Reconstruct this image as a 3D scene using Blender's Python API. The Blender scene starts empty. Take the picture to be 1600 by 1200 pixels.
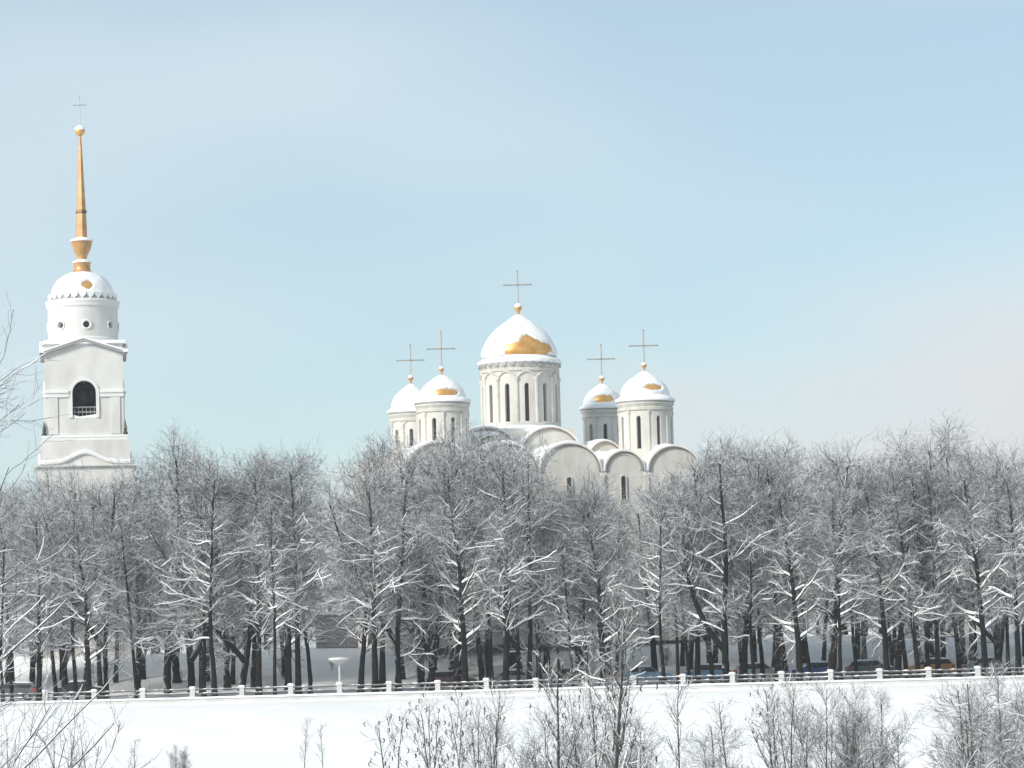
import bpy, math, random
import numpy as np
from mathutils import Vector, Matrix, noise

R = math.radians
scene = bpy.context.scene
COL = scene.collection

# ------------------------------------------------------------------ camera
FOC = 5000.0                      # focal length in pixels of a 1600 px wide picture
PITCH = math.atan(400 / FOC)
ROLL = R(1.5)
CZ = 3.4
_f = Vector((0, math.cos(PITCH), math.sin(PITCH)))
_u0 = Vector((0, -math.sin(PITCH), math.cos(PITCH)))
_r0 = Vector((1, 0, 0))
_r = _r0 * math.cos(ROLL) - _u0 * math.sin(ROLL)
_u = _r0 * math.sin(ROLL) + _u0 * math.cos(ROLL)
cam_data = bpy.data.cameras.new('camera')
cam = bpy.data.objects.new('camera', cam_data)
COL.objects.link(cam)
m3 = Matrix((_r, _u, -_f)).transposed()
cam.matrix_world = Matrix.Translation((0, 0, CZ)) @ m3.to_4x4()
cam_data.sensor_width = 36
cam_data.lens = FOC / 1600 * 36
cam_data.clip_start = 0.5
cam_data.clip_end = 20000
scene.camera = cam


def at(px, py, Y):
    """world point at distance Y that lies behind photo pixel (px, py)"""
    d = _f + _r * ((px - 800) / FOC) + _u * ((600 - py) / FOC)
    t = Y / d.y
    return Vector((0, 0, CZ)) + d * t


# ------------------------------------------------------------------ light
SUN_EL, SUN_AZ = R(29), R(228)     # azimuth clockwise from +Y; light comes from behind left
world = bpy.data.worlds.new('World')
scene.world = world
world.use_nodes = True
nt = world.node_tree
nt.nodes.clear()
N = nt.nodes.new
out = N('ShaderNodeOutputWorld')
bg = N('ShaderNodeBackground')
bg.inputs['Strength'].default_value = 0.070
sky = N('ShaderNodeTexSky')
sky.sky_type = 'NISHITA'
sky.sun_disc = False
sky.sun_elevation = SUN_EL
sky.sun_rotation = SUN_AZ
sky.altitude = 150
sky.air_density = 1.0
sky.dust_density = 0.0
sky.ozone_density = 3.8
# thin veil of cloud over the whole sky
tc = N('ShaderNodeTexCoord')
mp = N('ShaderNodeMapping')
mp.inputs['Scale'].default_value = (1.0, 1.0, 2.4)
mp.inputs['Location'].default_value = (-1.16, 2.77, -0.2)
nz = N('ShaderNodeTexNoise')
nz.inputs['Scale'].default_value = 3.2
nz.inputs['Detail'].default_value = 2.0
nz.inputs['Roughness'].default_value = 0.45
mr = N('ShaderNodeMapRange')
mr.interpolation_type = 'SMOOTHSTEP'
mr.inputs['From Min'].default_value = 0.38
mr.inputs['From Max'].default_value = 0.72
mr.inputs['To Min'].default_value = 0.42
mr.inputs['To Max'].default_value = 0.79
mix = N('ShaderNodeMix')
mix.data_type = 'RGBA'
mix.inputs['B'].default_value = (6.45, 7.4, 7.8, 1)
L = nt.links.new
L(tc.outputs['Generated'], mp.inputs['Vector'])
L(mp.outputs['Vector'], nz.inputs['Vector'])
L(nz.outputs['Fac'], mr.inputs['Value'])
L(mr.outputs['Result'], mix.inputs['Factor'])
tint = N('ShaderNodeMix')
tint.data_type = 'RGBA'
tint.blend_type = 'MULTIPLY'
tint.inputs['Factor'].default_value = 1.0
tint.inputs['B'].default_value = (0.98, 1.05, 0.985, 1)
L(sky.outputs['Color'], tint.inputs['A'])
L(tint.outputs['Result'], mix.inputs['A'])
# pale cloud banks low round the horizon
mp2 = N('ShaderNodeMapping')
mp2.inputs['Scale'].default_value = (1.0, 1.0, 3.0)
mp2.inputs['Location'].default_value = (0.75, 2.38, 1.65)
nz2 = N('ShaderNodeTexNoise')
nz2.inputs['Scale'].default_value = 4.0
nz2.inputs['Detail'].default_value = 3.0
nz2.inputs['Roughness'].default_value = 0.4
mr2 = N('ShaderNodeMapRange')
mr2.interpolation_type = 'SMOOTHSTEP'
mr2.inputs['From Min'].default_value = 0.46
mr2.inputs['From Max'].default_value = 0.62
sx = N('ShaderNodeSeparateXYZ')
mr3 = N('ShaderNodeMapRange')
mr3.interpolation_type = 'SMOOTHSTEP'
mr3.inputs['From Min'].default_value = 0.125
mr3.inputs['From Max'].default_value = 0.075
mul = N('ShaderNodeMath')
mul.operation = 'MULTIPLY'
mix2 = N('ShaderNodeMix')
mix2.data_type = 'RGBA'
mix2.inputs['B'].default_value = (6.75, 6.85, 7.05, 1)
L(tc.outputs['Generated'], mp2.inputs['Vector'])
L(mp2.outputs['Vector'], nz2.inputs['Vector'])
L(nz2.outputs['Fac'], mr2.inputs['Value'])
L(tc.outputs['Generated'], sx.inputs[0])
L(sx.outputs['Z'], mr3.inputs['Value'])
L(mr2.outputs['Result'], mul.inputs[0])
L(mr3.outputs['Result'], mul.inputs[1])
L(mul.outputs[0], mix2.inputs['Factor'])
L(mix.outputs['Result'], mix2.inputs['A'])
L(mix2.outputs['Result'], bg.inputs['Color'])
L(bg.outputs['Background'], out.inputs['Surface'])

sd = bpy.data.lights.new('sun', 'SUN')
sd.energy = 2.6
sd.angle = R(14)
sd.color = (1.0, 0.95, 0.87)
sun = bpy.data.objects.new('sun', sd)
COL.objects.link(sun)
_dir = Vector((math.sin(SUN_AZ) * math.cos(SUN_EL), math.cos(SUN_AZ) * math.cos(SUN_EL), math.sin(SUN_EL)))
sun.rotation_euler = _dir.to_track_quat('Z', 'Y').to_euler()
sun.location = (-60, 100, 80)

vs = scene.view_settings
vs.view_transform = 'Standard'
vs.look = 'None'
vs.exposure = 0.74
vs.gamma = 1.0
vs.use_curve_mapping = False
scene.render.engine = 'CYCLES'


# ------------------------------------------------------------------ materials
def new_mat(name):
    m = bpy.data.materials.new(name)
    m.use_nodes = True
    t = m.node_tree
    b = t.nodes['Principled BSDF']
    return m, t, b


def noisy(name, c1, c2, scale=2.0, rough=0.85, metal=0.0, bump=0.0, bscale=None, detail=5, stretch=(1, 1, 1), coord='Object'):
    m, t, b = new_mat(name)
    tcn = t.nodes.new('ShaderNodeTexCoord')
    mpn = t.nodes.new('ShaderNodeMapping')
    mpn.inputs['Scale'].default_value = stretch
    t.links.new(tcn.outputs[coord], mpn.inputs['Vector'])
    n = t.nodes.new('ShaderNodeTexNoise')
    n.inputs['Scale'].default_value = scale
    n.inputs['Detail'].default_value = detail
    n.inputs['Roughness'].default_value = 0.6
    t.links.new(mpn.outputs['Vector'], n.inputs['Vector'])
    r = t.nodes.new('ShaderNodeMapRange')
    r.inputs['From Min'].default_value = 0.3
    r.inputs['From Max'].default_value = 0.7
    t.links.new(n.outputs['Fac'], r.inputs['Value'])
    x = t.nodes.new('ShaderNodeMix')
    x.data_type = 'RGBA'
    x.inputs['A'].default_value = (*c1, 1)
    x.inputs['B'].default_value = (*c2, 1)
    t.links.new(r.outputs['Result'], x.inputs['Factor'])
    t.links.new(x.outputs['Result'], b.inputs['Base Color'])
    b.inputs['Roughness'].default_value = rough
    b.inputs['Metallic'].default_value = metal
    if bump:
        n2 = t.nodes.new('ShaderNodeTexNoise')
        n2.inputs['Scale'].default_value = bscale or scale * 3
        n2.inputs['Detail'].default_value = 4
        t.links.new(mpn.outputs['Vector'], n2.inputs['Vector'])
        bp = t.nodes.new('ShaderNodeBump')
        bp.inputs['Strength'].default_value = bump
        bp.inputs['Distance'].default_value = 0.1
        t.links.new(n2.outputs['Fac'], bp.inputs['Height'])
        t.links.new(bp.outputs['Normal'], b.inputs['Normal'])
    return m


def bark_snow(name, c1, c2, lo, hi, nscale=1.2, namp=0.8):
    """bark that carries snow on the faces that look up"""
    m, t, b = new_mat(name)
    g = t.nodes.new('ShaderNodeNewGeometry')
    s = t.nodes.new('ShaderNodeVectorMath')
    s.operation = 'DOT_PRODUCT'
    s.inputs[1].default_value = (-0.34, -0.12, 1.0)     # snow settles on top and on the windward side
    t.links.new(g.outputs['True Normal'], s.inputs[0])
    tcn = t.nodes.new('ShaderNodeTexCoord')
    n = t.nodes.new('ShaderNodeTexNoise')
    n.inputs['Scale'].default_value = nscale
    n.inputs['Detail'].default_value = 3
    t.links.new(tcn.outputs['Object'], n.inputs['Vector'])
    mm = t.nodes.new('ShaderNodeMath')
    mm.operation = 'MULTIPLY_ADD'
    mm.inputs[1].default_value = namp
    mm.inputs[2].default_value = -0.5 * namp
    t.links.new(n.outputs['Fac'], mm.inputs[0])
    ad = t.nodes.new('ShaderNodeMath')
    ad.operation = 'ADD'
    t.links.new(s.outputs['Value'], ad.inputs[0])
    t.links.new(mm.outputs[0], ad.inputs[1])
    r = t.nodes.new('ShaderNodeMapRange')
    r.inputs['From Min'].default_value = lo
    r.inputs['From Max'].default_value = hi
    t.links.new(ad.outputs[0], r.inputs['Value'])
    n2 = t.nodes.new('ShaderNodeTexNoise')
    n2.inputs['Scale'].default_value = 6
    t.links.new(tcn.outputs['Object'], n2.inputs['Vector'])
    bk = t.nodes.new('ShaderNodeMix')
    bk.data_type = 'RGBA'
    bk.inputs['A'].default_value = (*c1, 1)
    bk.inputs['B'].default_value = (*c2, 1)
    t.links.new(n2.outputs['Fac'], bk.inputs['Factor'])
    x = t.nodes.new('ShaderNodeMix')
    x.data_type = 'RGBA'
    x.inputs['B'].default_value = (0.82, 0.84, 0.87, 1)
    t.links.new(r.outputs['Result'], x.inputs['Factor'])
    t.links.new(bk.outputs['Result'], x.inputs['A'])
    t.links.new(x.outputs['Result'], b.inputs['Base Color'])
    b.inputs['Roughness'].default_value = 0.9
    b.inputs['Specular IOR Level'].default_value = 0.05
    return m


M = {}
M['snow'] = noisy('snow', (0.83, 0.835, 0.84), (0.89, 0.89, 0.885), 0.8, 0.75, bump=0.35, bscale=2.2)
M['ground_snow'] = noisy('ground_snow', (0.83, 0.835, 0.84), (0.90, 0.90, 0.895), 0.12, 0.8, bump=0.4, bscale=0.7)
M['road_snow'] = noisy('road_snow', (0.42, 0.43, 0.45), (0.66, 0.67, 0.69), 0.5, 0.8, bump=0.4, bscale=2.5, stretch=(0.3, 1, 1))
M['limestone'] = noisy('limestone', (0.54, 0.512, 0.45), (0.71, 0.688, 0.635), 0.8, 0.85, bump=0.25, bscale=3, stretch=(1, 1, 0.35), detail=8)
M['limestone_trim'] = noisy('limestone_trim', (0.50, 0.475, 0.42), (0.65, 0.63, 0.58), 1.2, 0.85, bump=0.2, bscale=5)
M['whitewash'] = noisy('whitewash', (0.57, 0.555, 0.515), (0.73, 0.715, 0.685), 0.5, 0.8, bump=0.2, bscale=2.5, stretch=(1, 1, 0.35))
M['white_trim'] = noisy('white_trim', (0.68, 0.67, 0.64), (0.78, 0.77, 0.75), 0.9, 0.8)
M['gold'] = noisy('gold', (0.58, 0.29, 0.08), (0.86, 0.50, 0.18), 1.3, 0.42, metal=0.6, bump=0.15, bscale=4)
M['gold_pale'] = noisy('gold_pale', (0.40, 0.21, 0.08), (0.60, 0.35, 0.15), 1.2, 0.45, metal=0.25)
M['spire_dark'] = noisy('spire_dark', (0.10, 0.07, 0.045), (0.22, 0.14, 0.07), 2.0, 0.5, metal=0.4)
M['cross_metal'] = noisy('cross_metal', (0.34, 0.31, 0.27), (0.48, 0.43, 0.35), 3, 0.45, metal=0.5)
M['window_dark'] = noisy('window_dark', (0.018, 0.018, 0.02), (0.04, 0.04, 0.042), 2, 0.35)
M['roof_edge'] = noisy('roof_edge', (0.20, 0.16, 0.12), (0.36, 0.30, 0.24), 2, 0.6)
M['eave_metal'] = noisy('eave_metal', (0.28, 0.27, 0.26), (0.42, 0.41, 0.39), 3, 0.5, metal=0.2)
M['bronze'] = noisy('bronze', (0.05, 0.055, 0.045), (0.10, 0.10, 0.085), 4, 0.5, metal=0.6)
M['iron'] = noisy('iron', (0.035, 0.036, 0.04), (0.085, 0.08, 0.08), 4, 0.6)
M['rail'] = noisy('rail', (0.06, 0.06, 0.065), (0.14, 0.13, 0.13), 3, 0.6)
M['concrete'] = noisy('concrete', (0.50, 0.50, 0.49), (0.64, 0.64, 0.63), 0.9, 0.9, bump=0.3, bscale=6)
M['post_paint'] = noisy('post_paint', (0.46, 0.46, 0.45), (0.62, 0.62, 0.61), 3, 0.8)
M['plank'] = noisy('plank', (0.26, 0.26, 0.25), (0.42, 0.41, 0.40), 1.5, 0.85, stretch=(0.3, 1, 4), bump=0.3)
M['bark'] = bark_snow('bark', (0.007, 0.007, 0.007), (0.018, 0.0175, 0.017), 0.45, 0.8, 0.9, 0.9)
M['twig'] = bark_snow('twig', (0.06, 0.058, 0.057), (0.11, 0.107, 0.105), -0.05, 0.40, 0.9, 0.9)
M['frost'] = bark_snow('frost', (0.115, 0.115, 0.116), (0.20, 0.20, 0.202), 0.08, 0.62, 0.9, 0.9)
M['sapling_bark'] = bark_snow('sapling_bark', (0.03, 0.028, 0.026), (0.075, 0.07, 0.065), 0.4, 0.8, 1.5, 0.8)
M['sapling_twig'] = bark_snow('sapling_twig', (0.10, 0.096, 0.092), (0.19, 0.183, 0.176), 0.2, 0.65, 1.2, 0.9)
M['leaf'] = bark_snow('leaf', (0.10, 0.088, 0.07), (0.19, 0.165, 0.14), 0.5, 0.9, 3, 0.8)
M['tyre'] = noisy('tyre', (0.015, 0.015, 0.015), (0.03, 0.03, 0.03), 5, 0.8)
M['rim'] = noisy('rim', (0.35, 0.35, 0.36), (0.45, 0.45, 0.46), 5, 0.4, metal=0.8)
M['glass'] = noisy('glass', (0.02, 0.023, 0.027), (0.05, 0.055, 0.06), 2, 0.12)
M['red_lamp'] = noisy('red_lamp', (0.42, 0.02, 0.02), (0.55, 0.04, 0.03), 3, 0.25)
M['head_lamp'] = noisy('head_lamp', (0.6, 0.62, 0.65), (0.75, 0.76, 0.78), 3, 0.15)
CAR_PAINT = {}
for nm, c in dict(grey=(0.10, 0.105, 0.115), silver=(0.36, 0.37, 0.39), maroon=(0.16, 0.07, 0.07), blue=(0.13, 0.26, 0.42),
                  dark_blue=(0.035, 0.07, 0.30), orange=(0.50, 0.24, 0.07), black=(0.03, 0.03, 0.034), beige=(0.38, 0.35, 0.30),
                  light_blue=(0.22, 0.42, 0.56)).items():
    CAR_PAINT[nm] = noisy('car_paint_' + nm, tuple(v * 0.92 for v in c), c, 1.5, 0.3)


# ------------------------------------------------------------------ mesh helpers
class MB:
    def __init__(self):
        self.v, self.f = [], []

    def add(self, vs_, fs):
        o = len(self.v)
        self.v += [tuple(p) for p in vs_]
        self.f += [tuple(i + o for i in q) for q in fs]

    def box(self, x0, x1, y0, y1, z0, z1):
        self.add([(x0, y0, z0), (x1, y0, z0), (x1, y1, z0), (x0, y1, z0), (x0, y0, z1), (x1, y0, z1), (x1, y1, z1), (x0, y1, z1)],
                 [(0, 3, 2, 1), (4, 5, 6, 7), (0, 1, 5, 4), (1, 2, 6, 5), (2, 3, 7, 6), (3, 0, 4, 7)])

    def lathe(self, prof, seg=48, cx=0, cy=0, a0=0.0):
        """prof: (r, z) from bottom to top"""
        n = len(prof)
        vv, ff = [], []
        for i in range(seg):
            a = a0 + 2 * math.pi * i / seg
            for r, z in prof:
                vv.append((cx + r * math.cos(a), cy + r * math.sin(a), z))
        for i in range(seg):
            j = (i + 1) % seg
            for k in range(n - 1):
                ff.append((i * n + k, j * n + k, j * n + k + 1, i * n + k + 1))
        if prof[0][0] > 1e-4:
            ff.append(tuple(i * n for i in reversed(range(seg))))
        if prof[-1][0] > 1e-4:
            ff.append(tuple(i * n + n - 1 for i in range(seg)))
        self.add(vv, ff)

    def tube(self, pts, r, seg=8, closed=True):
        pts = [Vector(p) for p in pts]
        rs = r if isinstance(r, (list, tuple)) else [r] * len(pts)
        vv, ff = [], []
        for i, p in enumerate(pts):
            a, b = pts[max(i - 1, 0)], pts[min(i + 1, len(pts) - 1)]
            t = (b - a).normalized()
            s = t.cross(Vector((0, 0, 1)))
            if s.length < 1e-3:
                s = Vector((1, 0, 0))
            s.normalize()
            u = s.cross(t)
            for k in range(seg):
                an = 2 * math.pi * (k + 0.5) / seg
                vv.append(p + (s * math.cos(an) + u * math.sin(an)) * rs[i])
        for i in range(len(pts) - 1):
            for k in range(seg):
                q = (k + 1) % seg
                ff.append((i * seg + k, i * seg + q, (i + 1) * seg + q, (i + 1) * seg + k))
        if closed:
            ff.append(tuple(reversed(range(seg))))
            ff.append(tuple((len(pts) - 1) * seg + k for k in range(seg)))
        self.add(vv, ff)

    def prism(self, poly, y0, y1):
        """poly of (x, z), extruded along y"""
        n = len(poly)
        vv = [(x, y0, z) for x, z in poly] + [(x, y1, z) for x, z in poly]
        ff = [tuple(range(n)), tuple(reversed(range(n, 2 * n)))]
        for i in range(n):
            j = (i + 1) % n
            ff.append((j, i, i + n, j + n))
        self.add(vv, ff)

    def mesh(self, name, mat=None, smooth=False):
        me = bpy.data.meshes.new(name)
        me.from_pydata(self.v, [], self.f)
        me.validate()
        if mat:
            me.materials.append(M[mat] if isinstance(mat, str) else mat)
        if smooth:
            me.shade_smooth()
            try:
                me.set_sharp_from_angle(angle=R(40))
            except Exception:
                pass
        me.update()
        return me

    def build(self, name, mat, parent=None, smooth=False, loc=None, rz=0.0):
        return link(name, self.mesh(name, mat, smooth), parent, loc, rz)


def link(name, me, parent=None, loc=None, rz=0.0):
    o = bpy.data.objects.new(name, me)
    COL.objects.link(o)
    if parent:
        o.parent = parent
    if loc is not None:
        o.location = loc
    if rz:
        o.rotation_euler = (0, 0, rz)
    return o


def thing(name, label, cat, loc=(0, 0, 0), rz=0.0, group=None):
    o = link(name, None, None, loc, rz)
    o['label'] = label
    o['category'] = cat
    if group:
        o['group'] = group
    return o


def structure(o):
    o['kind'] = 'structure'
    return o


def arch_poly(x0, x1, zb, zs, rise, n=20):
    """outline (x, z): flat bottom zb, springing zs, half-ellipse of height rise"""
    cx, rx = (x0 + x1) / 2, (x1 - x0) / 2
    pts = [(x0, zb), (x1, zb)]
    for i in range(n + 1):
        a = math.pi * i / n
        pts.append((cx + rx * math.cos(a), zs + rise * math.sin(a)))
    return pts


# ------------------------------------------------------------------ ground
PROF = [(-400, 2.0), (-20, 1.7), (10, 1.7), (30, 0.4), (70, -7), (110, -11), (180, -10.5), (203, -7.6), (230, -3.7), (247, -1.0), (249.6, -0.9),
        (250.2, -0.55), (258, -0.5), (275, -0.5), (283, 0.3), (295, 2.85), (300, 3.0), (420, 3.2), (900, 2), (2500, 0), (9000, -20)]
_py = [p[0] for p in PROF]
_pz = [p[1] for p in PROF]


def ground_z(x, y):
    z = float(np.interp(y, _py, _pz))
    w = max(0.0, min(1.0, (248.5 - y) / 6)) + max(0.0, min(1.0, (y - 276) / 8))
    z += 0.45 * math.exp(-((y - 287) / 5.5) ** 2) * noise.noise(Vector((x * 0.13, y * 0.2, 6.1)))
    z += w * (0.28 * noise.noise(Vector((x * 0.07, y * 0.09, 3.3))) + 0.10 * noise.noise(Vector((x * 0.3, y * 0.3, 8.3))))
    return z


def make_ground():
    xs = sorted(set([-9000, -4000, -1500, -600, -300, -160] + list(range(-110, 111, 2)) + [160, 300, 600, 1500, 4000, 9000]))
    ys = [-400, -100, -20, 0, 10, 20] + list(range(30, 200, 6)) + [200 + 1.5 * i for i in range(32)] + [248, 248.8, 249.5, 250.2, 251, 253, 256]
    ys += [258 + 1.5 * i for i in range(30)] + [304, 310, 320, 340, 380, 420, 600, 900, 1500, 2500, 5000, 9000]
    ys = sorted(set(ys))
    mb = MB()
    vv = [(x, y, ground_z(x, y)) for y in ys for x in xs]
    nx = len(xs)
    ff = [(j * nx + i, j * nx + i + 1, (j + 1) * nx + i + 1, (j + 1) * nx + i) for j in range(len(ys) - 1) for i in range(nx - 1)]
    mb.add(vv, ff)
    structure(mb.build('snowy_ground', 'ground_snow', smooth=True))


make_ground()
mb = MB()
nn = 90
vv, ff = [], []
for i in range(nn + 1):
    x = -90 + 180 * i / nn
    for y in (261.2, 263, 265, 267, 269, 270.6):
        vv.append((x, y + 0.15 * noise.noise(Vector((x * 0.3, y, 1))), -0.488 + 0.012 * noise.noise(Vector((x * 0.5, y * 0.7, 5)))))
for i in range(nn):
    for k in range(5):
        ff.append((i * 6 + k, (i + 1) * 6 + k, (i + 1) * 6 + k + 1, i * 6 + k + 1))
mb.add(vv, ff)
structure(mb.build('road', 'road_snow', smooth=True))


# ------------------------------------------------------------------ buildings: helpers
def drum_wall(rad, z0, z1, n, w, wz0, wz1, phase, depth=0.35, plain=6, cols=6):
    """cylinder wall with n arched slit openings, each with reveals; returns wall MB and list of pane MBs"""
    mb = MB()
    panes = []
    step = 2 * math.pi / n
    half = (w / rad) / 2
    for i in range(n):
        c = phase + i * step
        # plain wall from c+half to next c-half
        a0, a1 = c + half, c + step - half
        P = lambda a, z, r=rad: (r * math.cos(a), r * math.sin(a), z)
        for k in range(plain):
            b0, b1 = a0 + (a1 - a0) * k / plain, a0 + (a1 - a0) * (k + 1) / plain
            mb.add([P(b0, z0), P(b1, z0), P(b1, z1), P(b0, z1)], [(0, 1, 2, 3)])
        pm = MB()
        ri = rad - depth
        rise = w / 2

        def top(f):
            return wz1 - rise + rise * math.sqrt(max(0, 1 - (2 * f - 1) ** 2))
        for k in range(cols):
            f0, f1 = k / cols, (k + 1) / cols
            b0, b1 = c - half + 2 * half * f0, c - half + 2 * half * f1
            t0, t1 = top(f0), top(f1)
            mb.add([P(b0, z0), P(b1, z0), P(b1, wz0), P(b0, wz0)], [(0, 1, 2, 3)])
            mb.add([P(b0, t0), P(b1, t1), P(b1, z1), P(b0, z1)], [(0, 1, 2, 3)])
            mb.add([P(b0, wz0), P(b1, wz0), P(b1, wz0, ri), P(b0, wz0, ri)], [(0, 1, 2, 3)])
            mb.add([P(b0, t0), P(b0, t0, ri), P(b1, t1, ri), P(b1, t1)], [(0, 1, 2, 3)])
            pm.add([P(b0, wz0, ri), P(b1, wz0, ri), P(b1, t1, ri), P(b0, t0, ri)], [(0, 1, 2, 3)])
        for s in (-1, 1):
            b = c + s * half
            mb.add([P(b, wz0), P(b, wz0, ri), P(b, top(0), ri), P(b, top(0))], [(0, 1, 2, 3)])
        panes.append(pm)
    return mb, panes


def smooth01(x):
    x = max(0.0, min(1.0, x))
    return x * x * (3 - 2 * x)


def snow_on_dome(prof, bare, thick, seed, seg=220, steps=64, ragged=0.42):
    """snow shell over a dome profile (r, z bottom to top); bare(angle, t) -> 0..1 how swept clean"""
    zs = [p[1] for p in prof]
    L_ = [0]
    for a, b in zip(prof, prof[1:]):
        L_.append(L_[-1] + math.hypot(b[0] - a[0], b[1] - a[1]))
    tot = L_[-1]
    mb = MB()
    grid, hh = [], []
    for i in range(seg):
        a = 2 * math.pi * i / seg
        row, hr = [], []
        for k in range(steps + 1):
            t = k / steps
            s = t * tot
            r = float(np.interp(s, L_, [p[0] for p in prof]))
            z = float(np.interp(s, L_, zs))
            s2 = min(tot, s + tot * 0.02)
            s1 = max(0, s - tot * 0.02)
            dr = float(np.interp(s2, L_, [p[0] for p in prof])) - float(np.interp(s1, L_, [p[0] for p in prof]))
            dz = float(np.interp(s2, L_, zs)) - float(np.interp(s1, L_, zs))
            ln = math.hypot(dr, dz) or 1
            nr, nzv = dz / ln, -dr / ln
            q = Vector((math.cos(a) * 2.2, math.sin(a) * 2.2, t * 3.0 + seed * 7.3))
            nv = noise.fractal(q * 1.6, 0.8, 2.0, 6)
            h = thick * (0.8 + 0.35 * noise.noise(q * 1.7)) * smooth01((1 - bare(a, t) + ragged * nv - 0.42) / 0.22)
            if t > 0.93:
                h *= (1 - t) / 0.07 * 0.8 + 0.2
            row.append(((r + nr * h) * math.cos(a), (r + nr * h) * math.sin(a), z + nzv * h))
            hr.append(h)
        grid.append(row)
        hh.append(hr)
    vv = [p for row in grid for p in row]
    n = steps + 1
    ff = []
    for i in range(seg):
        j = (i + 1) % seg
        for k in range(steps):
            if max(hh[i][k], hh[j][k], hh[i][k + 1], hh[j][k + 1]) > 0.012 * (thick / 0.12):
                ff.append((i * n + k, j * n + k, j * n + k + 1, i * n + k + 1))
    mb.add(vv, ff)
    return mb


def cross_parts(root, x, y, zbase, h, armw, armz, dirx, t=0.09, ballr=0.3, ballz=None, pale=False):
    """orthodox dome cross: ball, pole and arms; dirx = unit direction of the arms"""
    mbx = MB()
    d = Vector((dirx[0], dirx[1], 0))
    c = Vector((x, y, 0))
    mbx.tube([(x, y, zbase), (x, y, zbase + h)], t, 6)
    for zz, w in ((armz, armw),):
        mbx.tube([c - d * (w / 2) + Vector((0, 0, zz)), c + d * (w / 2) + Vector((0, 0, zz))], t * 0.85, 6)
        for s in (-1, 1):
            e = c + d * (s * w / 2) + Vector((0, 0, zz))
            mbx.lathe([(0.0, zz - t * 1.6), (t * 1.5, zz), (0.0, zz + t * 1.6)], 8, e.x, e.y)
    mbx.lathe([(0.0, armz - t * 2.4), (t * 2.2, armz), (0.0, armz + t * 2.4)], 10, x, y)
    mbx.lathe([(0.0, zbase + h), (t * 1.6, zbase + h + t * 1.6), (0.0, zbase + h + t * 3.2)], 8, x, y)
    cr = mbx.build('cross', 'cross_metal', root)
    if ballz is not None:
        b = MB()
        b.lathe([(max(0.0, ballr * math.sin(math.pi * i / 12)), ballz - ballr * math.cos(math.pi * i / 12)) for i in range(13)], 20, x, y)
        b.build('orb', 'gold', cr, smooth=True)
        s = MB()
        s.lathe([(ballr * 1.06 * math.cos(math.pi / 2 * i / 6), ballz + ballr * 0.25 + ballr * 0.95 * math.sin(math.pi / 2 * i / 6)) for i in range(7)], 16, x, y)
        s.build('snow_cap', 'snow', cr, smooth=True)
    return cr


def ring_teeth(mb, r0, r1, ztop, n, drop, per=6, a0=0.0):
    """scalloped hanging valance round a circle"""
    for i in range(n):
        for k in range(per):
            f0, f1 = k / per, (k + 1) / per
            b0, b1 = a0 + 2 * math.pi * (i + f0) / n, a0 + 2 * math.pi * (i + f1) / n
            d0, d1 = drop * math.sin(math.pi * f0), drop * math.sin(math.pi * f1)
            vv = []
            for r in (r0, r1):
                vv += [(r * math.cos(b0), r * math.sin(b0), ztop), (r * math.cos(b1), r * math.sin(b1), ztop),
                       (r * math.cos(b1), r * math.sin(b1), ztop - d1 - 0.02), (r * math.cos(b0), r * math.sin(b0), ztop - d0 - 0.02)]
            mb.add(vv, [(0, 1, 2, 3), (7, 6, 5, 4), (3, 2, 6, 7)])


# ------------------------------------------------------------------ cathedral
ALPHA = R(13)
CY = 305.0
cc = at(812, 700, CY)
CGZ = ground_z(cc.x, CY) - 0.15
cathedral = thing('white_stone_cathedral', 'white limestone cathedral with five snow-covered golden domes rising behind the trees', 'cathedral',
                  (cc.x, CY, CGZ), ALPHA)


def c2w(x, y):
    return (cc.x + x * math.cos(ALPHA) - y * math.sin(ALPHA), CY + x * math.sin(ALPHA) + y * math.cos(ALPHA))


def zl(px, py, x, y):
    """local height of photo pixel (px, py) at cathedral-local (x, y)"""
    return at(px, py, c2w(x, y)[1]).z - CGZ


CAM_ANG = -math.pi / 2 - ALPHA        # local direction towards the camera

YF, YB, YC = -13.0, 13.0, 5.2
bays = [(-13.55, -7.62), (-7.24, -1.5), (-1.14, 4.41), (5.02, 8.54), (9.15, 13.86)]
zs_g = zl(890, 737, 1.6, YF)          # springing of the outer arches
rise_g = [2.75, 2.6, zl(888, 694, 1.6, YF) - zs_g, zl(973, 706, 6.8, YF) - zs_g, 2.15]

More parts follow.
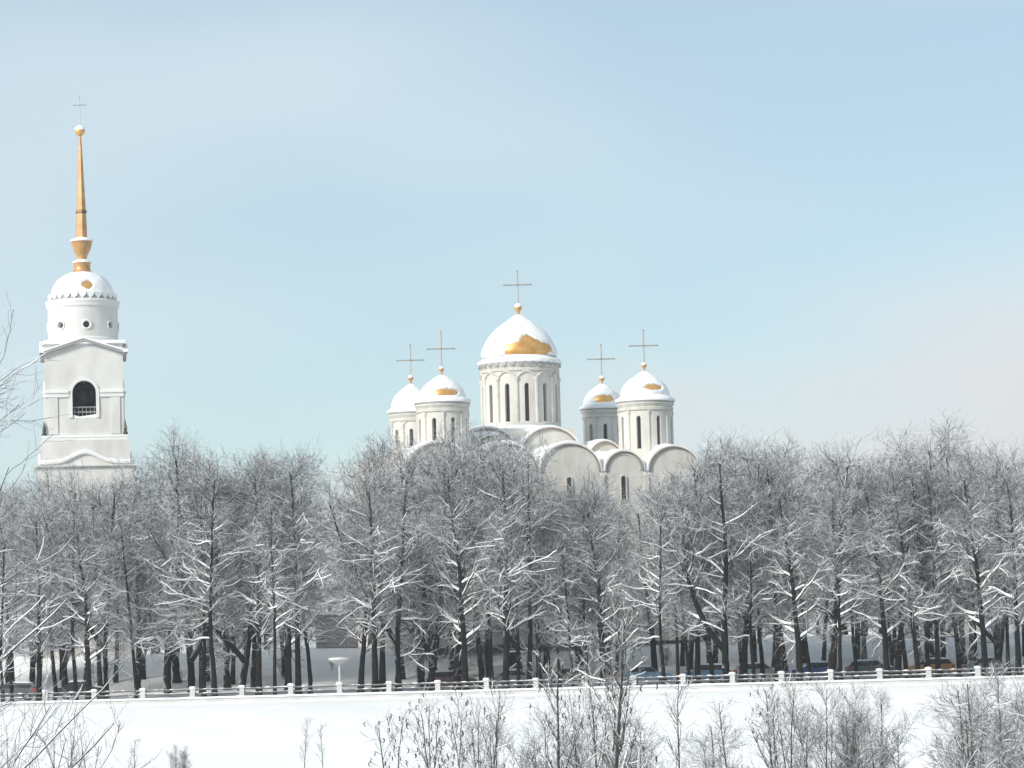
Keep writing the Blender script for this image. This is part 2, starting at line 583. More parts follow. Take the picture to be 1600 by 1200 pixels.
# --- outer walls with the arched gables
walls = MB()
walls.box(-13.9, 14.2, YF, YB, 0, zs_g - 0.6)
wall_o = walls.build('wall', 'limestone', cathedral)
win_local = []
for bi, ((x0, x1), rs) in enumerate(zip(bays, rise_g)):
    g = MB()
    yb = YB if bi in (0, 4) else -YC + 0.1
    g.prism(arch_poly(x0, x1, zs_g - 0.62, zs_g, rs, 28), YF, yb)
    if bi not in (0, 4):
        gb = MB()
        gb.prism(arch_poly(x0, x1, zs_g - 0.62, zs_g, rs, 28), YC - 0.1, YB)
        gb.build('rear_gable', 'limestone', cathedral)
    go = g.build('arched_gable', 'limestone', cathedral)
    # archivolts standing proud of the wall
    cx, rx = (x0 + x1) / 2, (x1 - x0) / 2
    for fr, pr, wd, mt in ((0.985, 0.2, 0.10, 'roof_edge'), (0.84, 0.06, 0.14, 'limestone_trim'))[:2 if bi == 3 else 1]:
        a = MB()
        n = 28
        vv, ff = [], []
        for i in range(n + 1):
            an = math.pi * i / n
            for rr in (0, wd):
                X = cx + (rx * fr + rr) * math.cos(an)
                Z = zs_g + (rs * fr + rr) * math.sin(an)
                vv += [(X, YF - pr, Z), (X, YF + 0.03, Z)]
        for i in range(n):
            b = i * 4
            ff += [(b, b + 4, b + 6, b + 2), (b + 1, b, b + 2 + 0, b + 3), (b, b + 1, b + 5, b + 4), (b + 2, b + 6, b + 7, b + 3)]
        a.add(vv, ff)
        a.build('archivolt', mt, go)
    # slit window with frame
    wx = cx - 0.12
    wt = zl(885, 746, 1.6, YF) if bi != 3 else zl(969, 744, 6.8, YF)
    w = MB()
    w.prism(arch_poly(wx - 0.21, wx + 0.21, wt - 2.3, wt - 0.21, 0.21, 10), YF - 0.03, YF - 0.012)
    wo = w.build('window', 'window_dark', go)
    fr_ = MB()
    outer = arch_poly(wx - 0.30, wx + 0.30, wt - 2.4, wt - 0.21, 0.30, 10)
    inner = arch_poly(wx - 0.22, wx + 0.22, wt - 2.3, wt - 0.21, 0.22, 10)
    n = len(outer)
    vv = [(x, YF - 0.14, z) for x, z in outer] + [(x, YF - 0.14, z) for x, z in inner] + [(x, YF - 0.005, z) for x, z in outer] + [(x, YF - 0.005, z) for x, z in inner]
    ff = []
    for i in range(n):
        j = (i + 1) % n
        ff += [(i, j, j + n, i + n), (j, i, i + 2 * n, j + 2 * n), (i + n, j + n, j + 3 * n, i + 3 * n)]
    fr_.add(vv, ff)
    fr_.build('window_frame', 'limestone_trim', go)

# lesenes and arcature belt
for x in (-13.75, -7.43, -1.32, 4.72, 8.85, 14.05):
    p = MB()
    p.box(x - 0.2, x + 0.2, YF - 0.16, YF + 0.02, 0, zs_g - 0.3)
    p.build('pilaster', 'limestone_trim', cathedral)
belt = MB()
belt.box(-13.9, 14.2, YF - 0.18, YF + 0.02, zs_g * 0.5, zs_g * 0.5 + 0.35)
belt.build('arcature_belt', 'limestone_trim', cathedral)
# left (west) side gables
for k in range(3):
    y0, y1 = -12.6 + k * 8.5, -4.5 + k * 8.5
    g = MB()
    poly = arch_poly(y0, y1, zs_g - 0.62, zs_g, 2.5, 20)
    n = len(poly)
    vv = [(-13.9, y, z) for y, z in poly] + [(-11, y, z) for y, z in poly]
    ff = [tuple(reversed(range(n))), tuple(range(n, 2 * n))] + [(i, (i + 1) % n, (i + 1) % n + n, i + n) for i in range(n)]
    g.add(vv, ff)
    g.build('side_gable', 'limestone', cathedral)
# apses at the east end
for y, r in ((-7, 2.7), (0, 3.4), (7, 2.7)):
    a = MB()
    a.lathe([(r, 0), (r, zs_g - 3.6), (r + 0.25, zs_g - 3.5), (r + 0.25, zs_g - 3.1), (0.05, zs_g - 1.6)], 28, 14.2, y)
    ao = a.build('apse', 'limestone', cathedral, smooth=True)
    s = MB()
    s.lathe([(r + 0.33, zs_g - 3.08), (r + 0.2, zs_g - 2.85), (r * 0.5, zs_g - 2.0), (0.02, zs_g - 1.35)], 28, 14.2, y)
    s.build('snow_cap', 'snow', ao, smooth=True)


def vault_snow(x0, x1, zs, rise, y0, y1, th, seed, name, lowz=None):
    """snow blanket over a barrel vault, spilling into the valleys"""
    cx, rx = (x0 + x1) / 2, (x1 - x0) / 2
    na, ny = 26, max(6, int((y1 - y0) / 0.45))
    mb = MB()
    vv, ff = [], []
    for j in range(ny + 1):
        y = y0 + (y1 - y0) * j / ny
        for i in range(na + 1):
            a = math.pi * i / na
            nv = noise.noise(Vector((cx + math.cos(a) * 1.5 + seed, y * 0.6, math.sin(a) * 2)))
            e = th * (0.75 + 0.5 * nv) * (0.35 + 0.65 * math.sin(a))
            e *= 0.55 + 0.45 * smooth01(min(j, ny - j) / 2.0)
            vv.append((cx + (rx + 0.16 + e * 0.8) * math.cos(a), y, zs + (rise + 0.05 + e) * math.sin(a)))
        # lower lip back to the vault
    n = na + 1
    for j in range(ny):
        for i in range(na):
            ff.append((j * n + i, j * n + i + 1, (j + 1) * n + i + 1, (j + 1) * n + i))
    # front lip: thickness of the blanket seen from the front
    base = len(vv)
    for i in range(na + 1):
        a = math.pi * i / na
        vv.append((cx + (rx + 0.02) * math.cos(a), y0 + 0.02, zs + (rise + 0.02) * math.sin(a)))
    for i in range(na):
        ff.append((base + i, base + i + 1, i + 1, i))
    mb.add(vv, ff)
    return mb.build(name, 'snow', cathedral, smooth=True)


for bi, ((x0, x1), rs) in enumerate(zip(bays, rise_g)):
    vault_snow(x0, x1, zs_g, rs, YF - 0.15, YB if bi in (0, 4) else -YC + 0.05, 0.42, bi * 3.1, 'roof_snow')


def valley_snow(xc, w, y0, y1, z0, z1, seed):
    """drift that fills the gutter between two vaults, sloping up to the back"""
    mb = MB()
    vv, ff = [], []
    n = 16
    for i in range(n + 1):
        t = i / n
        y = y0 + (y1 - y0) * t
        z = z0 + (z1 - z0) * t ** 0.8
        ww = 0.75 + (w - 0.75) * t ** 0.7
        lift = 0.9 * (1 - t) + 0.12 * t
        for f in (-1, -0.66, -0.33, 0, 0.33, 0.66, 1):
            zz = 0.22 * noise.noise(Vector((xc + f * ww * 0.9, y * 0.8, seed)))
            vv.append((xc + f * ww, y, z + lift * ww * abs(f) ** 1.6 + zz))
        vv += [(xc + 0.3, y, z0 - 0.62), (xc - 0.3, y, z0 - 0.62)]
    q9 = 9
    for i in range(n):
        for k in range(q9):
            q = (k + 1) % q9
            ff.append((i * q9 + k, i * q9 + q, (i + 1) * q9 + q, (i + 1) * q9 + k))
    ff += [tuple(reversed(range(q9))), tuple(n * q9 + k for k in range(q9))]
    mb.add(vv, ff)
    return mb.build('snow_drift', 'snow', cathedral, smooth=True)


for k, xc in enumerate((-7.43, -1.32, 4.72, 8.85)):
    valley_snow(xc, 1.7, YF + 0.03, -YC - 0.1, zs_g + 0.1, zs_g + 2.1, k)

# --- inner, taller block with its own gables
core_bays = [(-7.1, -1.45), (-1.02, 4.54), (5.47, 8.59)]
zs_c = zl(815, 712, -1.0, -YC)
rise_c = [zl(860, 669, 1.7, -YC) - zs_c, zl(860, 669, 1.7, -YC) - zs_c, 1.75]
zs_k = [zs_c, zs_c, zl(945, 691, 7.0, -YC) - 1.75]
core = MB()
core.box(-8.2, 8.9, -YC, YC, zs_g - 1, zs_c - 0.5)
core.build('upper_wall', 'limestone', cathedral)
for bi, ((x0, x1), rs) in enumerate(zip(core_bays, rise_c)):
    g = MB()
    g.prism(arch_poly(x0, x1, zs_k[bi] - 0.6, zs_k[bi], rs, 28), -YC - 0.05, YC + 0.05)
    go = g.build('upper_gable', 'limestone', cathedral)
    cx, rx = (x0 + x1) / 2, (x1 - x0) / 2
    a = MB()
    vv, ff = [], []
    n = 28
    for i in range(n + 1):
        an = math.pi * i / n
        for rr in (0, 0.15):
            X, Z = cx + (rx * 0.97 + rr) * math.cos(an), zs_k[bi] + (rs * 0.97 + rr) * math.sin(an)
            vv += [(X, -YC - 0.25, Z), (X, -YC, Z)]
    for i in range(n):
        b = i * 4
        ff += [(b, b + 4, b + 6, b + 2), (b, b + 1, b + 5, b + 4), (b + 2, b + 6, b + 7, b + 3)]
    a.add(vv, ff)
    a.build('archivolt', 'roof_edge', go)
    vault_snow(x0, x1, zs_k[bi], rs, -YC - 0.2, YC, 0.42, 20 + bi * 2.7, 'roof_snow')
valley_snow(-1.23, 1.5, -YC + 0.03, -2.5, zs_c + 0.2, zs_c + 1.8, 9)
valley_snow(-7.9, 1.6, -YC + 0.03, 3.5, zs_c - 0.6, zs_c + 0.8, 12)
valley_snow(5.0, 1.3, -YC + 0.03, -2.5, zs_c - 0.1, zs_c + 1.2, 10)


def domed_drum(px, x, y, rad_px, y_base, y_eave0, y_eave1, y_dome, y_orb, y_arm, y_top, arm_px, nwin, win_px, wy0, wy1, phase_deg,
               eave_extra, dome_k, bare_fn, main, label, seed):
    Y = c2w(x, y)[1]
    s = Y / FOC
    z = lambda py: at(px, py, Y).z - CGZ
    rad = rad_px * s
    piece = link('drum', None, cathedral, (x, y, 0))
    piece['label'] = label
    phase = CAM_ANG + R(phase_deg)
    wall, panes = drum_wall(rad, z(y_base), z(y_eave1), nwin, win_px * s, z(wy1), z(wy0), phase, 0.38)
    # collect panes: every window is one object that shares the mesh
    wo = wall.build('wall', 'limestone', piece)
    for pm in panes:
        pm.build('window', 'window_dark', piece)
    # half columns between the windows
    nc = nwin
    ctop = wy0 - (4 if main else 2)
    for i in range(nc):
        for off in ((0.5,) if not main else (0.5,)):
            a = phase + 2 * math.pi * (i + off) / nc
            cmb = MB()
            rr = 0.17 if main else 0.11
            px_, py_ = rad * math.cos(a), rad * math.sin(a)
            cmb.tube([(px_, py_, z(y_base)), (px_, py_, z(ctop))], rr, 8)
            cmb.lathe([(rr, z(ctop) - 0.05), (rr * 1.6, z(ctop) + 0.12), (rr * 1.6, z(ctop) + 0.3)], 8, px_, py_)
            cmb.build('half_column', 'limestone_trim', piece, smooth=True)
    tr = MB()
    # arcature between the column heads
    for i in range(nc):
        a0 = phase + 2 * math.pi * (i + 0.5) / nc
        a1 = a0 + 2 * math.pi / nc
        pts = []
        for k in range(9):
            f = k / 8
            a = a0 + (a1 - a0) * f
            pts.append(((rad + 0.04) * math.cos(a), (rad + 0.04) * math.sin(a), z(ctop) + 0.3 + rad * math.pi / nc * 0.62 * math.sin(math.pi * f)))
        tr.tube(pts, 0.12 if main else 0.07, 6)
    tr.build('arcature', 'limestone_trim', piece)
    zt = z(y_eave1)
    tr = MB()
    tr.lathe([(rad + 0.03, zt - 0.75), (rad + 0.14, zt - 0.7), (rad + 0.14, zt - 0.45), (rad + 0.05, zt - 0.4), (rad + 0.22, zt - 0.12), (rad + 0.22, zt + 0.02)], 64)
    tr.build('cornice', 'limestone_trim', piece)
    tr = MB()
    tr.lathe([(rad + 0.16, z(y_base) - 0.1), (rad + 0.16, z(y_base) + 0.22), (rad + 0.02, z(y_base) + 0.34)], 64)
    tr.build('base_ring', 'limestone_trim', piece)
    re = rad + eave_extra * s
    ev = MB()
    ev.lathe([(rad, zt), (re, zt + 0.05), (re, zt + 0.16), (rad * 0.9, z(y_eave0))], 64)
    if main:
        ring_teeth(ev, re + 0.015, re - 0.06, zt + 0.1, 30, 0.34)
    ev.build('eave', 'eave_metal', piece)
    es = MB()
    seg = 96
    prof_n = 5
    vv, ff = [], []
    for i in range(seg):
        a = 2 * math.pi * i / seg
        nv = 0.5 + 0.5 * noise.noise(Vector((math.cos(a) * 5, math.sin(a) * 5, seed)))
        th = 0.20 + 0.12 * nv
        sc = 0.10 * abs(math.sin(15 * a)) if main else 0.03 * nv
        zz = zt + 0.16
        pr = [(re + 0.02, zz - 0.02 - sc), (re + 0.12, zz + 0.05 - sc * 0.6), (re + 0.05, zz + th), (re * 0.96, zz + th + 0.1), (rad * 0.88, z(y_eave0) + 0.12)]
        for r_, z_ in pr:
            vv.append((r_ * math.cos(a), r_ * math.sin(a), z_))
    for i in range(seg):
        j = (i + 1) % seg
        for k in range(prof_n - 1):
            ff.append((i * prof_n + k, j * prof_n + k, j * prof_n + k + 1, i * prof_n + k + 1))
    es.add(vv, ff)
    es.build('eave_snow', 'snow', piece, smooth=True)
    # helmet dome
    z0, z1 = z(y_eave0), z(y_dome)
    H = z1 - z0
    r0 = rad * dome_k
    shape = [(0.97, 0.0), (1.0, 0.06), (0.99, 0.14), (0.94, 0.25), (0.885, 0.35), (0.80, 0.46), (0.69, 0.57), (0.56, 0.67), (0.41, 0.77), (0.26, 0.86), (0.14, 0.935), (0.075, 1.0)]
    prof = [(r0 * a, z0 + H * b) for a, b in shape]
    dm = MB()
    dm.lathe(prof + [(0.001, z1)], 64)
    dm.build('dome', 'gold', piece, smooth=True)
    snow_on_dome(prof, bare_fn, 0.15 if main else 0.12, seed).build('dome_snow', 'snow', piece, smooth=True)
    nk = MB()
    orbz = z(y_orb)
    nk.tube([(0, 0, z1 - 0.1), (0, 0, orbz)], 0.16 if main else 0.1, 10)
    nk.build('neck', 'gold', piece)
    dx = (math.cos(-ALPHA), math.sin(-ALPHA))
    cross_parts(piece, 0, 0, orbz, z(y_top) - orbz, arm_px * s, z(y_arm), dx, 0.075 if main else 0.07, (6 if main else 4.2) * s, orbz)
    return piece


def bare_patch(da0, da1, t0, t1, soft=0.2, second=None):
    def fn(a, t):
        d = (a - CAM_ANG + math.pi) % (2 * math.pi) - math.pi
        def one(p):
            c, h, m, k = (p[0] + p[1]) / 2, (p[1] - p[0]) / 2, (p[2] + p[3]) / 2, (p[3] - p[2]) / 2
            q = math.sqrt(((d - c) / h) ** 2 + ((t - m) / k) ** 2)
            return max(0.0, min(1.0, (1.25 - q) / 0.5))
        v = one((da0, da1, t0, t1))
        if second:
            v = max(v, one(second))
        return v
    return fn


domed_drum(813, 0.2, 0, 60, 668, 558, 572, 492, 481, 445, 426, 42, 12, 7.5, 603, 662, 10, 4.5, 0.965,
           bare_patch(-0.52, 1.15, -0.06, 0.27, second=(0.0, 0.5, 0.08, 0.40)), True, 'tall central drum carrying the largest dome', 1)
domed_drum(691, -9.2, -8.5, 39.5, 722, 622, 633, 586, 577, 545, 520, 42, 8, 7, 655, 703, -19, 4, 0.90,
           bare_patch(-0.42, 0.85, 0.0, 0.27), False, 'near left drum with a gold streak above its eave', 2)
domed_drum(1009, 10.2, -8.5, 41.5, 724, 619, 631, 580, 571, 540, 518, 43, 8, 7, 652, 703, -18, 4, 0.90,
           bare_patch(-0.15, 0.85, 0.12, 0.34), False, 'near right drum almost wholly snow-covered', 3)
domed_drum(640, -8.75, 8.5, 33, 720, 637, 648, 600, 591, 563, 541, 42, 8, 6, 672, 706, 0, 4, 0.92,
           bare_patch(2.0, 2.5, 0.1, 0.2), False, 'far left drum half hidden by the nearer one', 4)
domed_drum(941, 10.5, 8.5, 31, 700, 631, 642, 600, 592, 561, 541, 42, 8, 6, 664, 690, 5, 4, 0.93,
           bare_patch(-0.55, 0.65, -0.02, 0.34), False, 'far right drum half hidden by the nearer one', 5)
# square base of the central drum, with snow
mb = MB()
zb = zl(813, 668, 0, 0)
mb.box(-4.4, 4.4, -4.3, 4.3, zs_c - 0.6, zb - 0.35)
bo = mb.build('drum_base', 'limestone', cathedral)
mb = MB()
mb.lathe([(4.25, zb - 1.0), (4.35, zb - 0.45), (4.2, zb - 0.2), (3.7, zb + 0.05)], 64)
mb.build('snow_ring', 'snow', bo, smooth=True)
# plain eave slab at the left of the inner block
mb = MB()
ze = zl(775, 684, -6.0, -YC)
mb.box(-7.6, -3.4, -YC - 0.45, -YC + 1.2, ze, ze + 0.18)
so = mb.build('eave_slab', 'roof_edge', cathedral)
mb = MB()
mb.prism([(-7.75, ze + 0.185), (-3.3, ze + 0.185), (-3.35, ze + 0.5), (-4.3, ze + 0.62), (-6.5, ze + 0.55), (-7.7, ze + 0.38)], -YC - 0.55, -YC + 1.3)
mb.build('snow_cap', 'snow', so)

# ------------------------------------------------------------------ bell tower
TA = R(8)
TY = 300.0
tc_ = at(131, 600, TY)
TGZ = ground_z(tc_.x, TY) - 0.15
tower = thing('bell_tower', 'tall white bell tower with golden spire standing at the left', 'bell tower', (tc_.x, TY, TGZ), TA)
TCAM = -math.pi / 2 - TA - math.atan2(-tc_.x, TY) * 0 + math.atan2(-tc_.x, TY)
ts = TY / FOC
tz = lambda py: at(131, py, TY).z - TGZ
W = 3.62                     # half width of the bell stage
z_led, z_cor, z_apex = tz(687), tz(556), tz(535)
arch_w, a_bot, a_top = 1.08, tz(657), tz(600)


def stage_wall(parent, half, z0, z1, aw, ab, at_, th=0.55):
    """four walls, each with an arched opening"""
    for k in range(4):
        ang = k * math.pi / 2
        mbw = MB()
        n = 14
        rise = aw
        asp = at_ - rise
        pts_in = [(-aw, ab), (-aw, asp)] + [(-aw * math.cos(math.pi * i / n), asp + rise * math.sin(math.pi * i / n)) for i in range(1, n)] + [(aw, asp), (aw, ab)]
        hw = half - (0.003 if k % 2 else 0)
        for y, flip in ((-half, False), (-half + th, True)):
            vv, ff = [], []
            vv += [(-hw, y, z0), (hw, y, z0), (hw, y, ab), (-hw, y, ab)]
            ff += [(0, 1, 2, 3)]
            o = len(vv)
            vv += [(-hw, y, ab), (-aw, y, ab), (-aw, y, z1), (-hw, y, z1)]
            ff += [(o, o + 1, o + 2, o + 3)]
            o = len(vv)
            vv += [(aw, y, ab), (hw, y, ab), (hw, y, z1), (aw, y, z1)]
            ff += [(o, o + 1, o + 2, o + 3)]
            mid = pts_in[1:-1]
            for a, b in zip(mid, mid[1:]):
                o = len(vv)
                vv += [(a[0], y, a[1]), (b[0], y, b[1]), (b[0], y, z1), (a[0], y, z1)]
                ff += [(o, o + 1, o + 2, o + 3)]
            mbw.add(vv, [tuple(reversed(q)) if flip else q for q in ff])
        for a, b in zip(pts_in, pts_in[1:]):
            mbw.add([(a[0], -half, a[1]), (b[0], -half, b[1]), (b[0], -half + th, b[1]), (a[0], -half + th, a[1])], [(0, 1, 2, 3)])
        mbw.add([(-aw, -half, ab), (aw, -half, ab), (aw, -half + th, ab), (-aw, -half + th, ab)], [(0, 1, 2, 3)])
        wo_ = mbw.build('bell_stage_wall', 'whitewash', parent, rz=ang)
        # archivolt
        t_ = MB()
        prof = [(-aw - 0.02, ab), (-aw - 0.02, asp)] + [(-(aw + 0.02) * math.cos(math.pi * i / n), asp + (rise + 0.02) * math.sin(math.pi * i / n)) for i in range(1, n)] + [(aw + 0.02, asp), (aw + 0.02, ab)]
        pro2 = [(p[0] * 1.24, p[1] if p[1] <= asp else asp + (p[1] - asp) * 1.22) for p in prof]
        n2 = len(prof)
        vv = [(p[0], -half - 0.12, p[1]) for p in prof] + [(p[0], -half - 0.12, p[1]) for p in pro2] + [(p[0], -half + 0.02, p[1]) for p in prof] + [(p[0], -half + 0.02, p[1]) for p in pro2]
        ff = []
        for i in range(n2 - 1):
            ff += [(i, i + 1, i + 1 + n2, i + n2), (i + n2, i + 1 + n2, i + 1 + 3 * n2, i + 3 * n2), (i, i + 2 * n2, i + 1 + 2 * n2, i + 1)]
        t_.add(vv, ff)
        t_.build('archivolt', 'white_trim', wo_)
        # string course at the springing
        zc = tz(622)
        for sx in (-1, 1):
            c = MB()
            x0, x1 = sorted((sx * 1.42, sx * (half + 0.0)))
            c.box(x0, x1, -half - 0.14, -half + 0.02, zc - 0.18, zc + 0.2)
            c.box(x0, x1, -half - 0.24, -half + 0.02, zc + 0.203, zc + 0.34)
            c.build('string_course', 'white_trim', wo_)
        for sx in (-1, 1):
            s = MB()
            x0, x1 = sorted((sx * 1.42, sx * (half + 0.02)))
            s.box(x0, x1, -half - 0.25, -half + 0.02, zc + 0.343, zc + 0.44)
            s.build('ledge_snow', 'snow', wo_)
        # corner pilasters
        for sx in (-1, 1):
            p = MB()
            p.box(sx * (half - 0.75) - 0.42, sx * (half - 0.75) + 0.42, -half - 0.09, -half + 0.02, z0 + 0.3, zc - 0.183)
            p.build('pilaster', 'whitewash', wo_)
        # railing and snow in the opening
        rmb = MB()
        for zz in (ab + 0.55, ab + 1.0):
            rmb.tube([(-aw, -half + 0.3, zz), (aw, -half + 0.3, zz)], 0.055, 6)
        for i in range(6):
            x = -aw + 2 * aw * (i + 0.5) / 6
            rmb.tube([(x, -half + 0.3, ab), (x, -half + 0.3, ab + 1.0)], 0.03, 5)
        rmb.build('railing', 'eave_metal', wo_)
        sm = MB()
        sm.prism([(-aw, ab + 0.004), (aw, ab + 0.004), (aw, ab + 0.32), (0.3, ab + 0.22), (-0.5, ab + 0.12), (-aw, ab + 0.3)], -half + 0.02, -half + 0.5)
        sm.build('sill_snow', 'snow', wo_)


stage_wall(tower, W, z_led, z_cor, arch_w, a_bot, a_top)
# floor, beams and bells, plus dark sheets put in for the shade inside
mb = MB()
mb.box(-W + 0.6, W - 0.6, -W + 0.6, W - 0.6, z_led - 0.2, z_led + 0.2)
mb.build('bell_floor', 'plank', tower)
mb = MB()
mb.box(-W + 0.56, W - 0.56, -0.15, 0.15, a_top - 0.5, a_top - 0.2)
mb.box(-0.15, 0.15, -W + 0.56, W - 0.56, a_top - 0.19, a_top + 0.1)
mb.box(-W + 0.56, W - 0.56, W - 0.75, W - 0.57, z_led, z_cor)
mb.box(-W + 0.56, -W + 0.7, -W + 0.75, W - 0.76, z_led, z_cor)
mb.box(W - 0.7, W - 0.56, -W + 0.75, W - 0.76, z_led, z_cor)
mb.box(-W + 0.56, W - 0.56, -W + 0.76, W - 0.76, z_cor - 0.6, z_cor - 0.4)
mb.build('bell_beams_and_dark_lining', 'iron', tower)
for x, y, k in ((-0.1, -1.2, 1.0), (0.7, -0.6, 0.6), (-0.9, 0.2, 0.7)):
    b = MB()
    zt = a_top - 0.5
    b.lathe([(0.72 * k, zt - 1.35 * k), (0.62 * k, zt - 1.15 * k), (0.48 * k, zt - 0.7 * k), (0.40 * k, zt - 0.35 * k), (0.3 * k, zt - 0.18 * k), (0.08, zt - 0.12 * k), (0.06, zt + 0.1)], 24, x, y)
    b.build('bell', 'bronze', tower, smooth=True)
# gables with cornice on the four sides
for k in range(4):
    g = MB()
    hw = W + 0.02
    y0, y1 = -W - 0.004 - 0.001 * k, -W + 0.5
    rise_z = z_apex - z_cor
    g.prism([(-hw, z_cor + 0.002), (hw, z_cor + 0.002), (0, z_apex - 0.1)], y0, y1)
    go = g.build('gable', 'whitewash', tower, rz=k * math.pi / 2)
    c = MB()
    e = W + 0.42
    for sx in (-1, 1):
        A, B = (sx * e, z_cor - 0.05), (0, z_apex + 0.02)
        th = 0.20
        poly = [A, B, (0, B[1] - th - 0.05), (sx * e, A[1] - th)]
        if sx > 0:
            poly = poly[::-1]
        c.prism(poly, -W - 0.42, -W + 0.02)
    c.build('raking_cornice', 'roof_edge' if False else 'eave_metal', go)
    s = MB()
    for sx in (-1, 1):
        A, B = (sx * (e + 0.06), z_cor - 0.045), (0, z_apex + 0.025)
        poly = [A, B, (0, B[1] + 0.10), (sx * e * 0.5, (A[1] + B[1]) / 2 + 0.15), (sx * (e + 0.05), A[1] + 0.16)]
        if sx < 0:
            poly = poly[::-1]
        s.prism(poly, -W - 0.46, -W - 0.02)
    s.build('gable_snow', 'snow', go)
# attic block behind the gables, snow skirt
mb = MB()
mb.box(-W + 0.008, W - 0.008, -W + 0.008, W - 0.008, z_cor + 0.003, tz(543))
at_o = mb.build('attic', 'whitewash', tower)
mb = MB()
mb.add([(sx_ * e_, sy_ * e_, z_) for e_, z_ in ((W + 0.30, tz(543) + 0.003), (W + 0.34, tz(540)), (W + 0.1, tz(537.5)), (2.6, tz(536))) for sx_, sy_ in ((-1, -1), (1, -1), (1, 1), (-1, 1))],
       [(3, 2, 1, 0)] + [(4 * r_ + k_, 4 * r_ + (k_ + 1) % 4, 4 * r_ + 4 + (k_ + 1) % 4, 4 * r_ + 4 + k_) for r_ in range(3) for k_ in range(4)] + [(12, 13, 14, 15)])
mb.build('roof_snow', 'snow', at_o)
mb = MB()
mb.lathe([(3.45, tz(548)), (3.5, tz(542)), (3.3, tz(538)), (3.1, tz(536))], 48)
mb.build('snow_skirt', 'snow', tower, smooth=True)
# drum with round windows
dr = 54.5 * ts
dz0, dz1 = tz(548), tz(476)
mb = MB()
zw = tz(512)
wr = 0.30
n = 8
mbw = MB()
seg = 8
step = 2 * math.pi / n
phase = TCAM + R(6) 
rw = 0.62
for i in range(n):
    c0 = phase + i * step
    hwid = rw / dr
    P = lambda a, z, r=dr: (r * math.cos(a), r * math.sin(a), z)
    a0, a1 = c0 + hwid, c0 + step - hwid
    for k in range(6):
        b0, b1 = a0 + (a1 - a0) * k / 6, a0 + (a1 - a0) * (k + 1) / 6
        mbw.add([P(b0, dz0), P(b1, dz0), P(b1, dz1), P(b0, dz1)], [(0, 1, 2, 3)])
    for k in range(4):
        b0, b1 = c0 - hwid + 2 * hwid * k / 4, c0 - hwid + 2 * hwid * (k + 1) / 4
        mbw.add([P(b0, dz0), P(b1, dz0), P(b1, zw - rw), P(b0, zw - rw)], [(0, 1, 2, 3)])
        mbw.add([P(b0, zw + rw), P(b1, zw + rw), P(b1, dz1), P(b0, dz1)], [(0, 1, 2, 3)])
    m = 24
    sq, ci, co = [], [], []
    for k in range(m):
        t = 2 * math.pi * k / m
        cx_, cz_ = math.cos(t), math.sin(t)
        q = max(abs(cx_), abs(cz_))
        sq.append(P(c0 + hwid * cx_ / q, zw + rw * cz_ / q))
        ci.append(P(c0 + hwid * cx_ * wr / rw, zw + wr * cz_))
        co.append(P(c0 + hwid * cx_ * wr / rw, zw + wr * cz_, dr - 0.4))
    mbw.add(sq + ci + co, [(k, (k + 1) % m, (k + 1) % m + m, k + m) for k in range(m)] + [(k + m, (k + 1) % m + m, (k + 1) % m + 2 * m, k + 2 * m) for k in range(m)])
    pn = MB()
    pn.add(co, [tuple(range(m))])
    po = pn.build('round_window', 'window_dark', tower)
    fr_ = MB()
    fp = []
    for k in range(m + 1):
        t = 2 * math.pi * k / m
        fp.append(P(c0 + (wr + 0.1) / dr * math.cos(t), zw + (wr + 0.1) * math.sin(t), dr + 0.02))
    fr_.tube(fp, 0.10, 6, closed=False)
    fr_.build('window_frame', 'white_trim', po, smooth=True)
mbw.build('drum_wall', 'whitewash', tower)
mb = MB()
mb.lathe([(dr, dz0), (dr + 0.12, dz0), (dr + 0.12, tz(532)), (dr + 0.02, tz(530))], 64)
mb.lathe([(dr + 0.02, tz(484)), (dr + 0.12, tz(482)), (dr + 0.15, tz(478)), (58 * ts, tz(475)), (58 * ts, tz(472.5)), (50 * ts, tz(470))], 64)
mb.build('drum_cornice', 'white_trim', tower)
# dome with a scalloped crown and snow
mb = MB()
z0, z1 = tz(468), tz(426)
prof = [(49 * ts, z0), (48.5 * ts, tz(462)), (46.5 * ts, tz(454)), (43 * ts, tz(447)), (38 * ts, tz(440)), (31 * ts, tz(434)), (23 * ts, tz(429.5)), (13 * ts, tz(426.5))]
mb.lathe(prof + [(0.001, z1)], 64)
mb.build('dome', 'gold', tower, smooth=True)


def bare_t(a, t):
    d = (a - TCAM - 0.16 + math.pi) % (2 * math.pi) - math.pi
    q = math.hypot(d / 0.22, (t - 0.33) / 0.14)
    return max(0.0, min(1.0, (1.3 - q) / 0.5))


snow_on_dome(prof, bare_t, 0.13, 11, ragged=0.4).build('dome_snow', 'snow', tower, smooth=True)
mb = MB()
seg = 26
for i in range(seg):
    a = TCAM + 2 * math.pi * i / seg
    t = Vector((-math.sin(a), math.cos(a), 0))
    o = Vector((math.cos(a), math.sin(a), 0))
    r = 52 * ts
    b = o * r
    zt_, zb_ = tz(461), tz(470.5)
    hw = 0.36
    prof2 = [(-hw, zt_), (hw, zt_), (hw * 0.85, zt_ - 0.25), (0, zb_), (-hw * 0.85, zt_ - 0.25)]
    vv = [b + t * x + Vector((0, 0, z)) + o * 0.10 for x, z in prof2] + [b + t * x + Vector((0, 0, z)) - o * 0.25 for x, z in prof2]
    ff = [(4, 3, 2, 1, 0), (5, 6, 7, 8, 9)] + [(k, (k + 1) % 5, (k + 1) % 5 + 5, k + 5) for k in range(5)]
    mb.add(vv, ff)
mb.build('snow_scallops', 'snow', tower)
mb = MB()
mb.lathe([(51 * ts, tz(470)), (51.5 * ts, tz(464)), (49.5 * ts, tz(461))], 64)
mb.build('dome_rim', 'eave_metal', tower)
